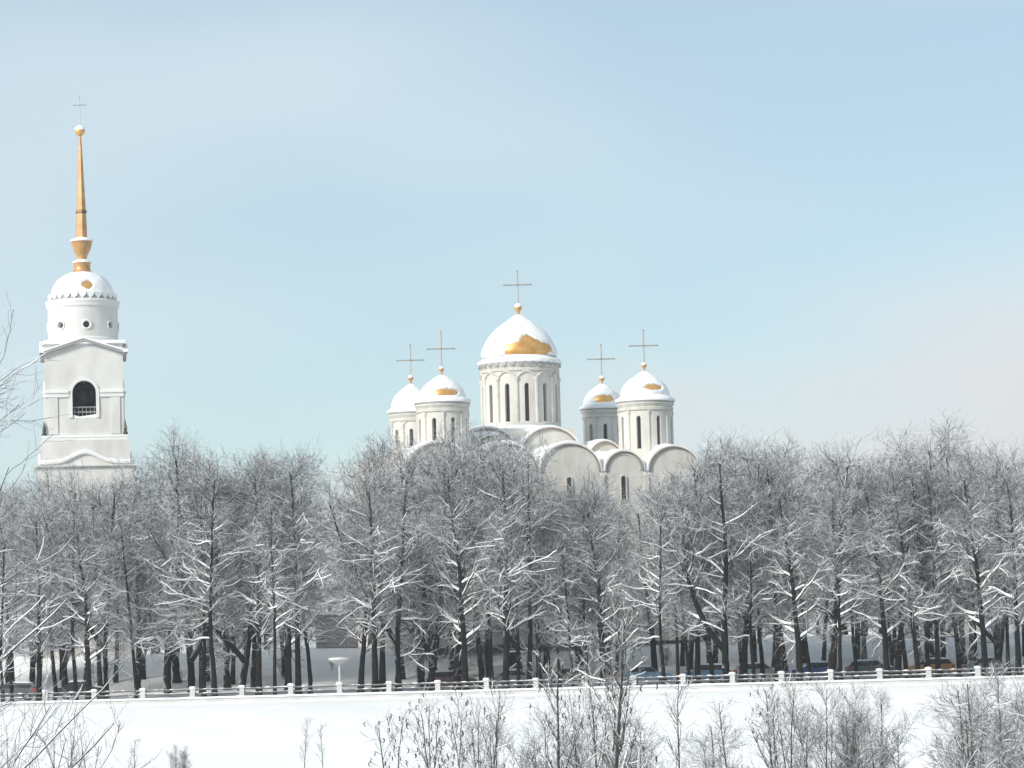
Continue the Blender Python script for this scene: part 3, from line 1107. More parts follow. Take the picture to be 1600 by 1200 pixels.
# gilded vase under the spire
mb = MB()
mb.lathe([(14 * ts, tz(427)), (14.5 * ts, tz(424)), (13 * ts, tz(422)), (13 * ts, tz(413)), (14.5 * ts, tz(411)), (10 * ts, tz(409.5)), (7 * ts, tz(406)), (8.5 * ts, tz(400)), (13 * ts, tz(391)), (15.5 * ts, tz(384)), (16 * ts, tz(379)), (17.5 * ts, tz(377.5)), (6 * ts, tz(376))], 32)
mb.build('vase', 'gold_pale', tower, smooth=True)
mb = MB()
mb.lathe([(17.8 * ts, tz(377.4)), (18 * ts, tz(375.5)), (13 * ts, tz(373)), (6 * ts, tz(370))], 28)
mb.lathe([(14.8 * ts, tz(410.9)), (14.6 * ts, tz(409)), (7.5 * ts, tz(405.5))], 28)
mb.build('vase_snow', 'snow', tower, smooth=True)
# faceted spire
mb = MB()
mb.lathe([(9.6 * ts, tz(372)), (8.2 * ts, tz(334)), (8.0 * ts, tz(330)), (2.0 * ts, tz(212))], 6, a0=TCAM + R(8))
sp = mb.build('spire', 'gold_pale', tower)
mb = MB()
mb.lathe([(8.2 * ts, tz(334)), (9.6 * ts, tz(332.5)), (9.0 * ts, tz(329)), (7.8 * ts, tz(328))], 6, a0=TCAM + R(8))
mb.build('spire_band', 'spire_dark', sp)
dxt = (math.cos(-TA), math.sin(-TA))
cross_parts(tower, 0, 0, tz(205), tz(152) - tz(205), 19 * ts, tz(164), dxt, 0.045, 8 * ts, tz(205))
# ledge and lower tiers
mb = MB()
mb.box(-W - 0.30, W + 0.30, -W - 0.30, W + 0.30, tz(692), z_led - 0.02)
lo = mb.build('ledge', 'white_trim', tower)
mb = MB()
mb.box(-W - 0.34, W + 0.34, -W - 0.34, -W - 0.004, z_led - 0.018, z_led + 0.16)
mb.box(-W - 0.34, -W - 0.006, -W - 0.003, W + 0.3, z_led - 0.018, z_led + 0.15)
mb.box(W + 0.006, W + 0.34, -W - 0.003, W + 0.3, z_led - 0.018, z_led + 0.15)
mb.build('ledge_snow', 'snow', lo)
for sx in (-1, 1):
    for sy in (-1, 1):
        p = MB()
        p.lathe([(0.22, z_led + 0.1), (0.22, z_led + 0.4), (0.12, z_led + 0.48), (0.17, z_led + 0.7), (0.02, z_led + 1.55)], 8, sx * (W + 0.12), sy * (W + 0.12))
        p.build('pinnacle', 'bronze', tower)
W2 = W + 0.52
mb = MB()
mb.box(-W2, W2, -W2, W2, tz(731), tz(692) - 0.02)
mb.build('middle_stage', 'whitewash', tower)
for k in range(4):
    a = MB()
    pts = []
    for i in range(17):
        f = i / 16
        x = -W2 + 2 * W2 * f
        h = math.exp(-((x) / 1.6) ** 2) * 0.95
        pts.append((x, -W2 - 0.08, tz(729) + 0.1 + h))
    a.tube(pts, 0.16, 6)
    ao = a.build('curved_moulding', 'white_trim', tower, rz=k * math.pi / 2)
    s = MB()
    s.tube([(p[0], p[1] - 0.02, p[2] + 0.16) for p in pts], 0.11, 6)
    s.build('moulding_snow', 'snow', ao, smooth=True)
W3 = W2 + 0.3
mb = MB()
mb.box(-W3, W3, -W3, W3, 0, tz(733))
mb.box(-W3 - 0.3, W3 + 0.3, -W3 - 0.3, W3 + 0.3, tz(733) + 0.003, tz(731) - 0.003)
for k in range(4):
    pass
lw = mb.build('lower_stage', 'whitewash', tower)
for k in range(4):
    w = MB()
    w.prism(arch_poly(-1.3, 1.3, 6.0, 9.0, 1.3, 14), -W3 - 0.03, -W3 - 0.01)
    wo = w.build('window', 'window_dark', tower, rz=k * math.pi / 2)
    f = MB()
    ou, inn = arch_poly(-1.6, 1.6, 5.8, 9.0, 1.6, 14), arch_poly(-1.32, 1.32, 6.0, 9.0, 1.32, 14)
    n = len(ou)
    f.add([(x, -W3 - 0.15, z) for x, z in ou] + [(x, -W3 - 0.15, z) for x, z in inn] + [(x, -W3 - 0.004, z) for x, z in ou],
          [q for i in range(n) for q in ((i, (i + 1) % n, (i + 1) % n + n, i + n), ((i + 1) % n, i, i + 2 * n, (i + 1) % n + 2 * n))])
    f.build('window_frame', 'white_trim', wo)

# ------------------------------------------------------------------ balustrade
FY = 250.0
bal = thing('balustrade', 'long white-posted balustrade with dark rails along the top of the snowy slope', 'balustrade', (0, FY, -0.9))
mb = MB()
XS, XE = -50.0, 50.0
mb.box(XS, XE, -0.25, 0.3, -0.3, 0.42)
mb.build('plinth', 'concrete', bal)
mb = MB()
vv, ff = [], []
nn = 260
for i in range(nn + 1):
    x = XS + (XE - XS) * i / nn
    h = 0.13 + 0.05 * noise.noise(Vector((x * 0.8, 0, 2)))
    vv += [(x, -0.33, 0.40 - 0.03 * noise.noise(Vector((x, 3, 2)))), (x, -0.28, 0.42 + h * 0.8), (x, 0, 0.42 + h), (x, 0.30, 0.42 + h * 0.8), (x, 0.34, 0.38)]
for i in range(nn):
    for k in range(4):
        ff.append((i * 5 + k, (i + 1) * 5 + k, (i + 1) * 5 + k + 1, i * 5 + k + 1))
mb.add(vv, ff)
mb.build('plinth_snow', 'snow', bal, smooth=True)
post = MB()
post.box(-0.19, 0.19, -0.19, 0.19, 0.43, 1.16)
post.box(-0.24, 0.24, -0.24, 0.24, 1.163, 1.24)
post.box(-0.24, 0.24, -0.23, 0.24, 0.424, 0.62)
post_me = post.mesh('post', 'post_paint')
cap = MB()
vv, ff = [], []
for j in range(5):
    r_, z_ = ((0.25, 1.235), (0.27, 1.29), (0.24, 1.36), (0.14, 1.40), (0.03, 1.41))[j]
    for k in range(12):
        a = 2 * math.pi * k / 12
        q = 1 / max(abs(math.cos(a)), abs(math.sin(a))) ** 0.6
        vv.append((r_ * q * math.cos(a), r_ * q * math.sin(a), z_))
for j in range(4):
    for k in range(12):
        ff.append((j * 12 + k, j * 12 + (k + 1) % 12, (j + 1) * 12 + (k + 1) % 12, (j + 1) * 12 + k))
ff.append(tuple(48 + k for k in range(12)))
cap.add(vv, ff)
cap_me = cap.mesh('snow_cap', 'snow', True)
SP = 76.4 / 5000 * FY
px0 = at(147, 1080, FY).x
posts_x = [px0 + SP * i for i in range(-4, 23)]
rng = random.Random(5)
rail_me, snow_me = [], []
for v in range(4):
    r = MB()
    r.tube([(0.15, 0, 0.78), (SP * 0.5, 0, 0.77 - 0.01 * v), (SP - 0.15, 0, 0.78)], 0.055, 8)
    rail_me.append(r.mesh('lower_rail', 'rail'))
    s = MB()
    pts, rr = [], []
    for i in range(25):
        f = i / 24
        nv = noise.noise(Vector((f * 9, v * 5.1, 0.4)))
        pts.append((0.2 + (SP - 0.4) * f, 0, 0.83 + 0.03 * max(0, nv)))
        rr.append(0.008 + 0.045 * smooth01(nv * 1.8 + 0.15))
    s.tube(pts, rr, 6)
    snow_me.append(s.mesh('rail_snow', 'snow', True))
for i, x in enumerate(posts_x):
    dz = 0.03 * math.sin(i * 2.3)
    po = link('post', post_me, bal, (x, 0, 0))
    po.rotation_euler = (rng.uniform(-0.03, 0.03), rng.uniform(-0.035, 0.035), rng.uniform(-0.1, 0.1))
    po.scale = (1, 1, rng.uniform(0.95, 1.02))
    link('snow_cap', cap_me, po)
    if i < len(posts_x) - 1:
        for k, zoff in enumerate((0, 0.32)):
            ro = link('rail', rail_me[rng.randrange(4)], bal, (x, 0, zoff))
            link('rail_snow', snow_me[rng.randrange(4)], ro)

# ------------------------------------------------------------------ small park buildings
kx = at(527, 1010, 299).x
kz = ground_z(kx, 299)
kiosk = thing('park_kiosk', 'small grey plank kiosk with flat snow-covered roof among the trees', 'kiosk', (kx, 299, kz - 0.05))
for i in range(7):
    p = MB()
    z0 = 0.05 + i * 0.42
    p.box(-1.9, 1.9, -1.3 - 0.03 * (i % 2), 1.3, z0, z0 + 0.385)
    p.build('plank', 'plank', kiosk)
mb = MB()
mb.box(-1.82, 1.82, -1.2, 1.2, 0, 3.0)
mb.build('wall_core', 'iron', kiosk)
mb = MB()
mb.box(-2.1, 2.1, -1.6, 1.5, 3.003, 3.12)
ro = mb.build('roof', 'plank', kiosk)
mb = MB()
mb.prism([(-2.15, 3.123), (2.15, 3.123), (2.12, 3.32), (1.2, 3.45), (-0.8, 3.42), (-2.1, 3.28)], -1.66, 1.56)
mb.build('roof_snow', 'snow', ro)
mb = MB()
mb.box(-0.75, -0.4, -0.2, 0.15, 3.3, 3.95)
ch = mb.build('chimney', 'iron', ro)

bx_ = at(531, 1060, 256).x
bz = ground_z(bx_, 256)
bowl = thing('park_canopy', 'white snow-heaped round canopy on a single slim post behind the balustrade', 'canopy', (bx_, 256, bz))
mb = MB()
mb.lathe([(0.19, -0.1), (0.19, 0.2), (0.12, 0.25), (0.12, 2.35), (0.24, 2.5)], 12)
mb.build('post', 'concrete', bowl, smooth=True)
mb = MB()
mb.lathe([(0.2, 2.45), (0.5, 2.55), (0.9, 2.75), (1.02, 2.86), (1.02, 2.9), (0.2, 2.91)], 24)
cn = mb.build('canopy', 'post_paint', bowl, smooth=True)
mb = MB()
mb.lathe([(1.03, 2.87), (1.06, 2.95), (0.95, 3.03), (0.5, 3.08), (0.02, 3.09)], 24)
mb.build('snow_cap', 'snow', cn, smooth=True)
bowl.scale = (0.85, 0.85, 0.95)

# white pavilion at the right, deep in the trees
wx = at(1490, 980, 304).x
wz = ground_z(wx, 304)
pav = thing('white_pavilion', 'low white pavilion with a snow-covered roof behind the trees at the right', 'pavilion', (wx, 304, wz - 0.1))
mb = MB()
mb.box(-2.7, 2.7, -2, 2, 0, 2.5)
mb.build('wall', 'whitewash', pav)
mb = MB()
mb.prism([(-3.0, 2.5), (3.0, 2.5), (2.4, 3.0), (-2.4, 3.0)], -2.4, 2.4)
ro = mb.build('roof', 'eave_metal', pav)
mb = MB()
mb.prism([(-3.05, 2.56), (-3.05, 2.72), (-2.4, 3.3), (2.4, 3.3), (3.05, 2.72), (3.05, 2.56), (2.4, 3.01), (-2.4, 3.01)][::-1], -2.48, 2.48)
mb.build('roof_snow', 'snow', ro)
for x in (-1.5, 0.2, 1.7):
    w = MB()
    w.box(x - 0.3, x + 0.3, -2.06, -2.004, 0.9, 2.0)
    wo = w.build('window', 'window_dark', pav)
    f = MB()
    f.box(x - 0.36, x + 0.36, -2.12, -2.004, 0.8, 0.895)
    f.build('sill', 'white_trim', wo)


# ------------------------------------------------------------------ parked cars
def car_meshes(hatch):
    L2, W2_ = 2.15, 0.86
    if hatch:
        top = [(-2.1, 0.62), (-2.1, 0.98), (-1.95, 1.02), (-1.62, 1.42), (0.35, 1.47), (0.95, 1.0), (1.75, 0.88), (2.08, 0.72), (2.12, 0.45)]
        cab = [(-1.83, 1.03), (-1.55, 1.40), (0.32, 1.44), (0.86, 1.02)]
    else:
        top = [(-2.2, 0.60), (-2.2, 0.92), (-1.55, 0.98), (-1.0, 1.38), (0.3, 1.42), (0.95, 0.98), (1.8, 0.86), (2.1, 0.70), (2.15, 0.45)]
        cab = [(-1.42, 1.0), (-0.95, 1.36), (0.27, 1.39), (0.86, 1.0)]
    body = MB()
    low = [(2.12, 0.28)]
    for wxc in (1.32, -1.32):
        low += [(wxc + 0.36 * math.cos(math.pi * i / 8), 0.30 + 0.36 * math.sin(math.pi * i / 8)) for i in range(9)]
    low += [(-2.15, 0.28)]
    outline = top + low
    n = len(outline)
    vv = []
    for y, ins in ((-W2_, 0), (W2_, 0)):
        for x, z in outline:
            k = smooth01((z - 0.95) / 0.5) * 0.20
            vv.append((x, y * (1 - k), z))
    ff = [tuple(reversed(range(n))), tuple(range(n, 2 * n))] + [(i, (i + 1) % n, (i + 1) % n + n, i + n) for i in range(n)]
    body.add(vv, ff)
    glasses = []
    for s in (-1, 1):
        glass = MB()
        half_ = len(cab) // 2
        vv = []
        for x, z in cab:
            k = smooth01((z - 0.95) / 0.5) * 0.20
            vv.append((x, s * (W2_ * (1 - k) + 0.012), z))
        glass.add(vv, [(0, 1, 2, 3) if s > 0 else (3, 2, 1, 0)])
        glasses.append(glass)
    scrs = []
    a, b = top[5], top[4]
    c, d = top[3], top[2]
    for p, q, o in ((a, b, 0.012), (d, c, -0.012)):
        wp = W2_ * (1 - smooth01((p[1] - 0.95) / 0.5) * 0.2) - 0.08
        wq = W2_ * (1 - smooth01((q[1] - 0.95) / 0.5) * 0.2) - 0.08
        f = lambda t: (p[0] + (q[0] - p[0]) * t + o, p[1] + (q[1] - p[1]) * t + 0.012)
        g0, g1 = f(0.08), f(0.92)
        scr = MB()
        scrs.append(scr)
        scr.add([(g0[0], -wp, g0[1]), (g0[0], wp, g0[1]), (g1[0], wq, g1[1]), (g1[0], -wq, g1[1])], [(0, 1, 2, 3)])
    pils = []
    xm = (cab[0][0] + cab[3][0]) / 2 + 0.1
    for s in (-1, 1):
        pil = MB()
        pils.append(pil)
        pil.add([(xm - 0.05, s * (W2_ + 0.02), 1.0), (xm + 0.05, s * (W2_ + 0.02), 1.0), (xm + 0.05, s * (W2_ * 0.8 + 0.02), 1.42), (xm - 0.05, s * (W2_ * 0.8 + 0.02), 1.42)],
                [(0, 1, 2, 3) if s < 0 else (3, 2, 1, 0)])
    snow = MB()
    r0, r1 = top[3][0], top[4][0]
    vv, ff = [], []
    nx, ny = 12, 7
    for i in range(nx + 1):
        for j in range(ny + 1):
            x = r0 - 0.08 + (r1 - r0 + 0.16) * i / nx
            y = -0.72 + 1.44 * j / ny
            e = min(i, nx - i, j * 1.5, (ny - j) * 1.5) / 2
            vv.append((x, y, 1.40 + 0.14 * smooth01(e) + 0.03 * noise.noise(Vector((x * 2, y * 2, 4)))))
    for i in range(nx):
        for j in range(ny):
            ff.append((i * (ny + 1) + j, (i + 1) * (ny + 1) + j, (i + 1) * (ny + 1) + j + 1, i * (ny + 1) + j + 1))
    snow.add(vv, ff)
    hood = MB()
    vv, ff = [], []
    h0, h1 = top[5], top[6]
    for i in range(7):
        for j in range(7):
            f = i / 6
            x = h0[0] + 0.02 + (h1[0] - h0[0]) * f
            z = h0[1] + (h1[1] - h0[1]) * f
            y = -0.78 + 1.56 * j / 6
            e = min(i, 6 - i, j, 6 - j) / 1.5
            vv.append((x, y, z - 0.01 + 0.10 * smooth01(e)))
    for i in range(6):
        for j in range(6):
            ff.append((i * 7 + j, (i + 1) * 7 + j, (i + 1) * 7 + j + 1, i * 7 + j + 1))
    hood.add(vv, ff)
    tails, heads = [], []
    for s in (-1, 1):
        tail = MB()
        tails.append(tail)
        x = top[1][0]
        tail.box(x - 0.02, x + 0.25, s * 0.72 - 0.16, s * 0.72 + 0.16, 0.72, 0.92)
    for s in (-1, 1):
        head = MB()
        heads.append(head)
        head.box(1.86, 2.10, s * 0.66 - 0.18, s * 0.66 + 0.18, 0.62, 0.76)
    ty = MB()
    prof = [(0.2, -0.1), (0.30, -0.1), (0.32, -0.06), (0.32, 0.06), (0.30, 0.1), (0.2, 0.1)]
    vv, ff = [], []
    for i in range(20):
        a_ = 2 * math.pi * i / 20
        for r_, y in prof:
            vv.append((r_ * math.cos(a_), y, r_ * math.sin(a_)))
    for i in range(20):
        j = (i + 1) % 20
        for k in range(5):
            ff.append((i * 6 + k, i * 6 + k + 1, j * 6 + k + 1, j * 6 + k))
    ty.add(vv, ff)
    rm = MB()
    for s in (-1, 1):
        rm.add([(0.21 * math.cos(2 * math.pi * i / 16), s * 0.085, 0.21 * math.sin(2 * math.pi * i / 16)) for i in range(16)] + [(0, s * 0.06, 0)],
               [(i, (i + 1) % 16, 16) for i in range(16)])
    return dict(body=body, side_window=(glasses, 'glass'), windscreen=(scrs, 'glass'), pillar=(pils, 'iron'), roof_snow=([snow], 'snow'), bonnet_snow=([hood], 'snow'),
                tail_light=(tails, 'red_lamp'), headlight=(heads, 'head_lamp'), tyre=([ty], 'tyre'), rim=([rm], 'rim'))


CARS = {}
for h in (True, False):
    d = car_meshes(h)
    CARS[h] = {k: [q.mesh(k, v[1], k in ('roof_snow', 'bonnet_snow', 'tyre')) for q in v[0]] for k, v in d.items() if isinstance(v, tuple)}
    CARS[h]['_body'] = d['body']


def car(px, Y, paint, hatch, flip, label):
    p = at(px, 1040, Y)
    c = thing('parked_car', label, 'car', (p.x, Y, -0.485), math.pi if flip else 0.0, 'cars parked behind the balustrade')
    me = CARS[hatch]
    b = link('body', me['_body'].mesh('body', CAR_PAINT[paint]), c)
    for k in ('side_window', 'windscreen', 'pillar'):
        for q in me[k]:
            link(k, q, b)
    for k in ('roof_snow', 'bonnet_snow', 'tail_light', 'headlight'):
        for q in me[k]:
            link(k, q, c)
    for x in (-1.32, 1.32):
        for y in (-0.78, 0.78):
            w = link('wheel', None, c, (x, y, 0.32))
            link('tyre', me['tyre'][0], w)
            link('rim', me['rim'][0], w)
    return c


for px, Y, paint, hatch, flip, label in [
    (18, 264.2, 'grey', True, True, 'dark grey parked car at the left edge behind the balustrade'),
    (128, 264.0, 'black', False, False, 'black saloon behind the balustrade, right of the grey car at the left edge'),
    (705, 264.4, 'maroon', True, False, 'dull red hatchback behind the balustrade below the near left dome'),
    (795, 264.6, 'silver', False, True, 'silver saloon behind the balustrade under the central dome'),
    (885, 264.5, 'beige', True, True, 'beige hatchback parked left of the pale blue car'),
    (1010, 264.3, 'light_blue', False, False, 'pale blue saloon showing beside the straight slender trunk'),
    (1102, 264.6, 'blue', True, True, 'bright blue hatchback parked right of the pale blue saloon'),
    (1186, 264.6, 'silver', True, False, 'silver hatchback parked between the bright blue and the dark blue car'),
    (1272, 264.4, 'dark_blue', False, True, 'dark blue saloon parked behind the trunks on the right'),
    (1362, 264.4, 'grey', True, False, 'dark grey hatchback parked between the dark blue and the orange car'),
    (1450, 264.6, 'orange', True, True, 'orange hatchback glimpsed between trunks at the right'),
    (1545, 264.5, 'silver', False, False, 'silver saloon parked nearest the right edge behind the balustrade'),
]:
    car(px, Y, paint, hatch, flip, label)


# ------------------------------------------------------------------ trees
def tubes(P, Rr, S, phase):
    """P (N,K,3), Rr (N,K), phase (N,) -> verts, quads"""
    N_, K = P.shape[:2]
    T = np.gradient(P, axis=1)
    T /= np.linalg.norm(T, axis=2, keepdims=True) + 1e-9
    Z = np.array([0, 0, 1.0])
    side = np.cross(T, Z)
    ln = np.linalg.norm(side, axis=2, keepdims=True)
    side = np.where(ln > 1e-3, side / (ln + 1e-9), np.array([1.0, 0, 0]))
    up = np.cross(side, T)
    ang = phase[:, None] + 2 * np.pi * np.arange(S)[None, :] / S
    V = P[:, :, None, :] + Rr[:, :, None, None] * (np.cos(ang)[:, None, :, None] * side[:, :, None, :] + np.sin(ang)[:, None, :, None] * up[:, :, None, :])
    idx = np.arange(N_ * K * S).reshape(N_, K, S)
    a = idx[:, :-1, :]
    b = np.roll(idx, -1, axis=2)[:, :-1, :]
    c = np.roll(idx, -1, axis=2)[:, 1:, :]
    d = idx[:, 1:, :]
    F = np.stack([a, b, c, d], axis=-1).reshape(-1, 4)
    return V.reshape(-1, 3), F


def snow_ridges(P, Rr, rs, gap=0.0, hmul=1.0, hmax=0.16, ztop=1e9):
    N_, K = P.shape[:2]
    T = np.gradient(P, axis=1)
    T /= np.linalg.norm(T, axis=2, keepdims=True) + 1e-9
    Z = np.array([0, 0, 1.0])
    side = np.cross(T, Z)
    ln = np.linalg.norm(side, axis=2, keepdims=True)
    side = np.where(ln > 1e-3, side / (ln + 1e-9), np.array([1.0, 0, 0]))
    up = np.cross(side, T)
    hz = np.clip((np.sqrt(np.clip(1 - T[:, :, 2] ** 2, 0, 1)) - 0.35) / 0.5, 0, 1)
    nv = (0.55 + 0.75 * rs.random((N_, 1))) * (0.8 + 0.4 * rs.random((N_, K)))
    nv = np.where(rs.random((N_, 1)) < gap, 0.0, nv)
    nv[:, 0] *= 0.4
    nv[:, -1] *= 0.4
    amt = hz * nv * np.clip((ztop - P[:, :, 2]) / (0.22 * ztop), 0, 1) ** 0.7
    h = np.clip(hmul * (0.03 + Rr * 0.9), 0, hmax) * amt
    w = (Rr * 0.95 + 0.012) * np.clip(amt * 2, 0, 1)
    base = P + up * (Rr * 0.25)[:, :, None]
    A = base + side * w[:, :, None]
    B = base - side * w[:, :, None]
    C = P + up * (Rr * 0.9)[:, :, None] * np.clip(amt * 3, 0, 1)[:, :, None] + Z * h[:, :, None]
    Cl = C + side * (w * 0.55)[:, :, None]
    Cr = C - side * (w * 0.55)[:, :, None]
    V = np.stack([A, Cl, Cr, B], axis=2)
    idx = np.arange(N_ * K * 4).reshape(N_, K, 4)
    a = idx[:, :-1, :]
    b = np.roll(idx, -1, axis=2)[:, :-1, :]
    c = np.roll(idx, -1, axis=2)[:, 1:, :]
    d = idx[:, 1:, :]
    return V.reshape(-1, 3), np.stack([b, a, d, c], axis=-1).reshape(-1, 4)


def np_mesh(name, chunks, mat):
    V = np.concatenate([c[0] for c in chunks])
    off, Fs = 0, []
    for v, f in chunks:
        Fs.append(f + off)
        off += len(v)
    F = np.concatenate(Fs)
    me = bpy.data.meshes.new(name)
    me.vertices.add(len(V))
    me.vertices.foreach_set('co', V.astype(np.float32).ravel())
    me.loops.add(F.size)
    me.loops.foreach_set('vertex_index', F.astype(np.int32).ravel())
    me.polygons.add(len(F))
    me.polygons.foreach_set('loop_start', np.arange(0, F.size, 4, dtype=np.int32))
    me.materials.append(M[mat])
    me.update(calc_edges=True)
    return me


def spawn(P, Rr, n, t0, t1, ang, length, K, up, wob, rfac, rmin, rs, rmax=9, flat=0.0, tpow=1.0, endr=0.35):
    """n children on each polyline; ang (lo, hi) from the parent; length(t, N) -> lengths"""
    N_, KP = P.shape[:2]
    j = np.tile(np.arange(n), N_)
    par = np.repeat(np.arange(N_), n)
    t = t0 + (t1 - t0) * ((j + rs.random(N_ * n)) / n) ** tpow
    s = np.clip(t, 0, 0.999) * (KP - 1)
    i = s.astype(int)
    f = (s - i)[:, None]
    base = P[par, i] * (1 - f) + P[par, i + 1] * f
    tan = P[par, i + 1] - P[par, i]
    tan /= np.linalg.norm(tan, axis=1, keepdims=True) + 1e-9
    r0 = Rr[par, i] * (1 - f[:, 0]) + Rr[par, i + 1] * f[:, 0]
    rnd = rs.normal(size=(N_ * n, 3))
    rnd[:, 2] *= 1 - flat
    perp = rnd - tan * np.sum(rnd * tan, axis=1, keepdims=True)
    perp /= np.linalg.norm(perp, axis=1, keepdims=True) + 1e-9
    a = np.radians(ang[0] + (ang[1] - ang[0]) * rs.random(N_ * n))[:, None]
    d = np.cos(a) * tan + np.sin(a) * perp
    L_ = length(t, base, par)
    L_ = L_ * (0.7 + 0.6 * rs.random(len(L_)))
    pts = [base]
    p = base
    for k in range(K - 1):
        upk = up(k / (K - 1)) if callable(up) else up
        d = d + wob * rs.normal(size=d.shape)
        d[:, 2] += upk
        d /= np.linalg.norm(d, axis=1, keepdims=True)
        p = p + d * (L_ / (K - 1))[:, None]
        pts.append(p)
    Q = np.stack(pts, axis=1)
    rb = np.clip(r0 * rfac, rmin, rmax)
    fr = np.linspace(0, 1, K)
    RQ = np.maximum(rb[:, None] * (1 - (1 - endr) * fr[None, :]), rmin * 0.7)
    return Q, RQ


def trunk_line(H, r, lean, wob, rs, K=14, start=(0, 0, 0), d0=None, top=1.0):
    d = np.array([lean[0], lean[1], 1.0]) if d0 is None else np.array(d0, float)
    d /= np.linalg.norm(d)
    p = np.array(start, float)
    pts = [p]
    for k in range(K - 1):
        d = d + wob * rs.normal(size=3) * np.array([1, 1, 0.3])
        d[2] += 0.12
        d /= np.linalg.norm(d)
        p = p + d * H / (K - 1)
        pts.append(p)
    f = np.linspace(0, 1, K)
    rad = r * (1 - 0.80 * f) + r * 0.28 * np.exp(-f * H / 0.5) * (1 if d0 is None else 0)
    return np.array(pts), rad


def make_linden(seed, H=17.0, r=0.27, fork=False, lean=(0, 0), spread=0.24, nlimb=24, low=0.16, dense=1.0):
    rs = np.random.default_rng(seed)
    T, TR = [], []
    P0, R0 = trunk_line(H * 0.88, r, lean, 0.04, rs)
    T.append(P0)
    TR.append(R0)
    if fork:
        k = 2 if fork == 1 else 3
        sgn = 1 if seed % 2 else -1
        st = P0[k] * 0.9
        a = rs.uniform(-0.3, 0.3)
        Pf, Rf = trunk_line(H * 0.66, r * 0.8, (0, 0), 0.07, rs, start=P0[k], d0=(sgn * 0.75, a, 0.85))
        T.append(Pf)
        TR.append(Rf)
    T, TR = np.array(T), np.array(TR)
    nl = nlimb if len(T) == 1 else int(nlimb * 0.6)
    def l1(t, b, par):
        u = (t - low) / (1 - low)
        return H * spread * np.interp(u, [0, 0.15, 0.45, 0.75, 1.0], [0.62, 0.95, 1.0, 0.82, 0.5])
    A, AR = spawn(T, TR, nl, low, 0.99, (38, 80), l1, 9, lambda f: 0.03 if f < 0.35 else 0.075, 0.15, 0.36, 0.026, rs, 0.105, flat=0.7, endr=0.22)
    n2 = int(9 * dense)
    B, BR = spawn(A, AR, n2, 0.12, 0.97, (30, 70), lambda t, b, p: np.interp(t, [0, 0.3, 1], [1.5, 2.2, 1.2]) * H / 17, 6, 0.05, 0.17, 0.55, 0.016, rs, 0.05, flat=0.35)
    # upper trunk shoots
    B2, BR2 = spawn(T, TR, 14, 0.45, 1.0, (20, 60), lambda t, b, p: np.full(len(t), 1.9) * H / 17, 6, 0.10, 0.12, 0.4, 0.016, rs, 0.05)
    B, BR = np.concatenate([B, B2]), np.concatenate([BR, BR2])
    C, CR = spawn(B, BR, int(7 * dense), 0.15, 1.0, (25, 65), lambda t, b, p: np.full(len(t), 0.95) * H / 17, 4, 0.06, 0.2, 0.6, 0.011, rs, 0.022)
    D, DR = spawn(C, CR, 3, 0.2, 1.0, (25, 70), lambda t, b, p: np.full(len(t), 0.55) * H / 17, 3, 0.05, 0.22, 0.7, 0.008, rs, 0.013, endr=0.6)
    ph = lambda n: np.where(rs.random(n) < 0.55, np.pi / 2, -np.pi / 2) + rs.normal(0, 0.3, n)
    trunk = np_mesh('trunk', [tubes(T, TR, 9, np.zeros(len(T))), tubes(A, AR, 5, np.full(len(A), np.pi / 2)), tubes(B, BR, 3, np.full(len(B), -np.pi / 2))], 'bark')
    crown = np_mesh('crown', [tubes(C, CR, 3, ph(len(C))), tubes(D, DR, 3, ph(len(D)))], 'frost')
    snow = np_mesh('snow_load', [snow_ridges(A, AR, rs, 0.06, 2.2, 0.20, H * 0.84), snow_ridges(B, BR, rs, 0.3, 1.6, 0.11, H * 0.74)], 'snow')
    top = max(float(T[:, :, 2].max()), float(D[:, :, 2].max()), float(B[:, :, 2].max()))
    return dict(trunk=trunk, crown=crown, snow_load=snow, H=float(np.percentile(D[:, :, 2], 97.5)))


V = {}
V['tall0'] = make_linden(11, r=0.27, low=0.20, dense=0.87, spread=0.21)
V['tall1'] = make_linden(12, r=0.24, spread=0.19, low=0.22, dense=0.87)
V['tall2'] = make_linden(13, r=0.30, low=0.21, dense=0.87, spread=0.21)
V['slim0'] = make_linden(14, r=0.19, dense=0.8, spread=0.16, low=0.25, nlimb=20)
V['slim1'] = make_linden(15, r=0.18, dense=0.8, spread=0.16, low=0.27, nlimb=20, lean=(0.03, 0))
V['slim2'] = make_linden(16, r=0.17, dense=0.75, spread=0.15, low=0.29, nlimb=18)
V['fork0'] = make_linden(17, r=0.28, fork=1, low=0.20, spread=0.21, dense=0.87)
V['fork1'] = make_linden(18, r=0.25, fork=2, lean=(0.04, 0), spread=0.20, dense=0.87)
V['lean0'] = make_linden(20, r=0.24, lean=(0.24, 0.0), fork=1, spread=0.2, dense=0.87)
V['bushy0'] = make_linden(21, H=14, r=0.18, low=0.22, spread=0.25, nlimb=26)
V['bushy1'] = make_linden(22, H=14, r=0.16, low=0.15, spread=0.25, nlimb=26)

SKY = [(-200, 750), (0, 752), (60, 742), (110, 738), (150, 728), (200, 735), (250, 696), (300, 690), (340, 715), (385, 708), (430, 712), (480, 698), (520, 735),
       (545, 728), (580, 702), (625, 682), (660, 692), (700, 695), (735, 665), (800, 658), (832, 705), (870, 756), (950, 754), (1030, 756), (1065, 735), (1100, 698),
       (1160, 684), (1215, 700), (1245, 735), (1310, 674), (1370, 702), (1440, 698), (1500, 668), (1545, 706), (1600, 700), (1800, 700)]


def sky_y(px):
    return float(np.interp(px, [s[0] for s in SKY], [s[1] for s in SKY]))


